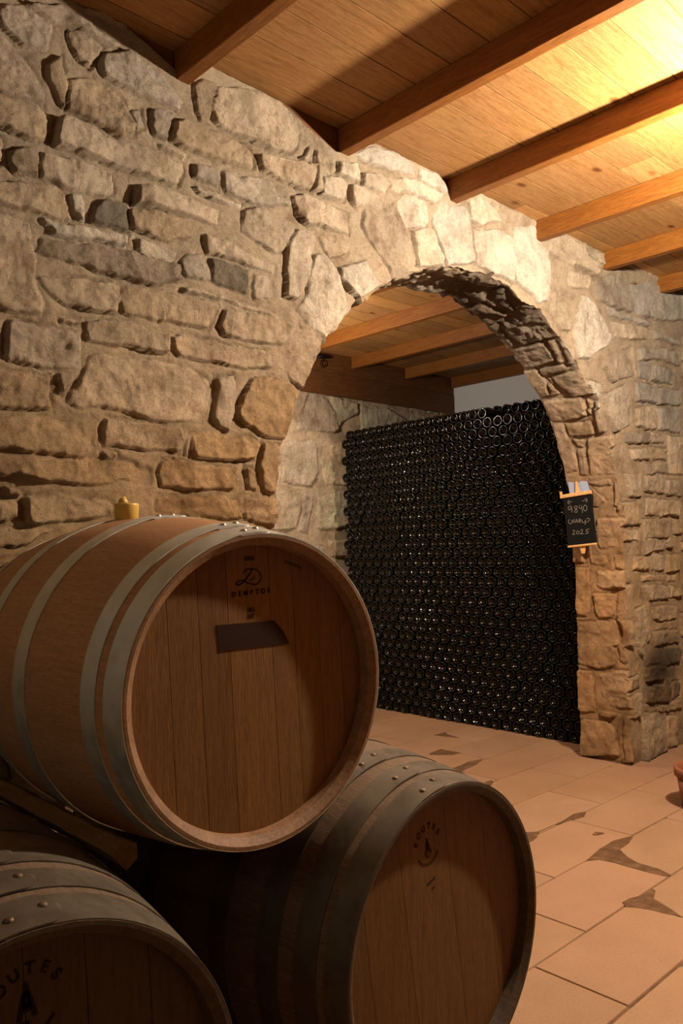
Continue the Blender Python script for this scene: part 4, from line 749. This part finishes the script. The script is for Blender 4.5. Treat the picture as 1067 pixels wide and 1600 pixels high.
STR = [[(420, 600), (345, 610)], [(375, 575), (345, 610), (380, 640)], [(585, 605), (665, 597)], [(632, 565), (670, 597), (647, 635)],
 [(400, 670), (365, 675), (348, 700), (362, 725), (395, 712), (402, 672), (410, 765)],
 [(485, 672), (452, 688), (462, 712), (492, 730), (495, 765), (468, 772), (455, 748), (488, 712), (500, 685), (485, 672)],
 [(540, 665), (532, 700), (548, 720), (575, 695), (575, 662)], [(575, 662), (578, 790)], [(628, 668), (602, 700), (605, 745), (632, 760), (655, 735), (652, 690), (628, 668)],
 [(362, 872), (342, 895), (350, 925), (375, 940), (395, 930)], [(402, 880), (402, 932)], [(432, 870), (432, 932)], [(402, 906), (432, 902)],
 [(455, 932), (475, 875), (497, 932)], [(462, 912), (490, 910)], [(515, 930), (518, 878), (542, 880), (545, 898), (520, 905), (548, 932)],
 [(565, 890), (570, 925), (600, 935), (622, 900), (622, 880)], [(622, 880), (625, 935), (605, 968)], [(640, 875), (680, 880), (688, 900), (670, 920), (645, 930)],
 [(405, 1052), (425, 1040), (436, 1055), (420, 1080), (400, 1108), (442, 1104)], [(482, 1055), (466, 1080), (476, 1104), (502, 1098), (510, 1070), (482, 1055)],
 [(532, 1052), (555, 1040), (565, 1058), (550, 1082), (530, 1106), (582, 1102)], [(678, 1040), (630, 1043), (620, 1068), (648, 1075), (648, 1098), (605, 1105)]]
def bq(x, y):
    w_ = (y-530)/730.0; xl = 268+45*w_; xr = 737+40*w_
    return ((x-xl)/(xr-xl)*wB, .016+(y-(545-(x-265)*.062))/735.0*(hB-.024))
mb = MB()
for st_ in STR: ribbon(mb, smooth_pts([bq(*p) for p in st_], 4), .0022, .0003, lambda u, w_, h: (u, w_, .0021+h))
wr = mb.build('chalk_writing', M_CHALK, panel)
tag(board, 'small chalkboard with wooden rails and chalk writing, hung on the pillar beside the bottles', 'chalkboard')
cd = mesh_obj('paper_card', *(lambda P: ([(3.940, y, z) for y, z in P]+[(3.9412, y, z) for y, z in P], [(0, 1, 2, 3), (7, 6, 5, 4), (0, 4, 5, 1), (1, 5, 6, 2), (2, 6, 7, 3), (3, 7, 4, 0)]))([(2.341, CAM_H+.360), (2.236, CAM_H+.376), (2.205, CAM_H+.262), (2.327, CAM_H+.255)]), M_CARD)
tag(cd, 'small blue-grey card tucked behind the top of the chalkboard', 'card')
# iron bracket with ring on the brown board
br = empty('iron_bracket', (4.19, 4.556, CAM_H+1.462))
mb = MB(); mb.tube([(-.10, -.02, .004), (0, -.025, .012), (.045, -.018, .014)], [.017, .015, .008], 10); mb.tube([(-.02, -.012, .005), (-.02, .0, .0)], .008, 8); mb.build('arm', M_IRON, br, True)
mb = MB(); mb.tube([(-.035+.026*math.cos(a), -.02, -.045+.026*math.sin(a)) for a in np.linspace(0, 2*math.pi, 20)], .0035, 6); mb.build('ring', M_IRON, br, True)
tag(br, 'black iron bracket with a ring, on the brown board behind the arch', 'bracket')
# terracotta pot at the right edge
pot = empty('flower_pot', (3.5+.128*rt.x/math.hypot(rt.x, rt.y), 1.585+.128*rt.y/math.hypot(rt.x, rt.y), 0))
def lathe(pr, n):
    V = []; F = []
    for r_, z_ in pr: V += [(r_*math.cos(2*math.pi*k/n), r_*math.sin(2*math.pi*k/n), z_) for k in range(n)]
    for j in range(len(pr)-1):
        for k in range(n): F.append((j*n+k, j*n+(k+1) % n, (j+1)*n+(k+1) % n, (j+1)*n+k))
    return V, F
V, F = lathe([(0, .0005), (.112, .0005), (.128, .135), (.116, .135), (.102, .02), (0, .02)], 40); mesh_obj('body', V, F, M_POT, pot, True)
V, F = lathe([(.1285, .134), (.138, .134), (.140, .168), (.134, .172), (.122, .170), (.120, .134)], 40); mesh_obj('collar', V, F, M_POT, pot, True)
tag(pot, 'reddish brown pot on the floor at the right edge of the frame', 'pot')
P = unflat(CHIP); n = len(P); V = [(x, y, .004+.004*math.sin(i*2.1)) for i, (x, y) in enumerate(P)]+[(x, y, .0004) for x, y in P]
lf = mesh_obj('dry_leaf', V, [tuple(range(n-1, -1, -1)), tuple(range(n, 2*n))]+[(i, (i+1) % n, n+(i+1) % n, n+i) for i in range(n)], M_LEAF)
tag(lf, 'small dark dry leaf lying on a floor tile', 'leaf')
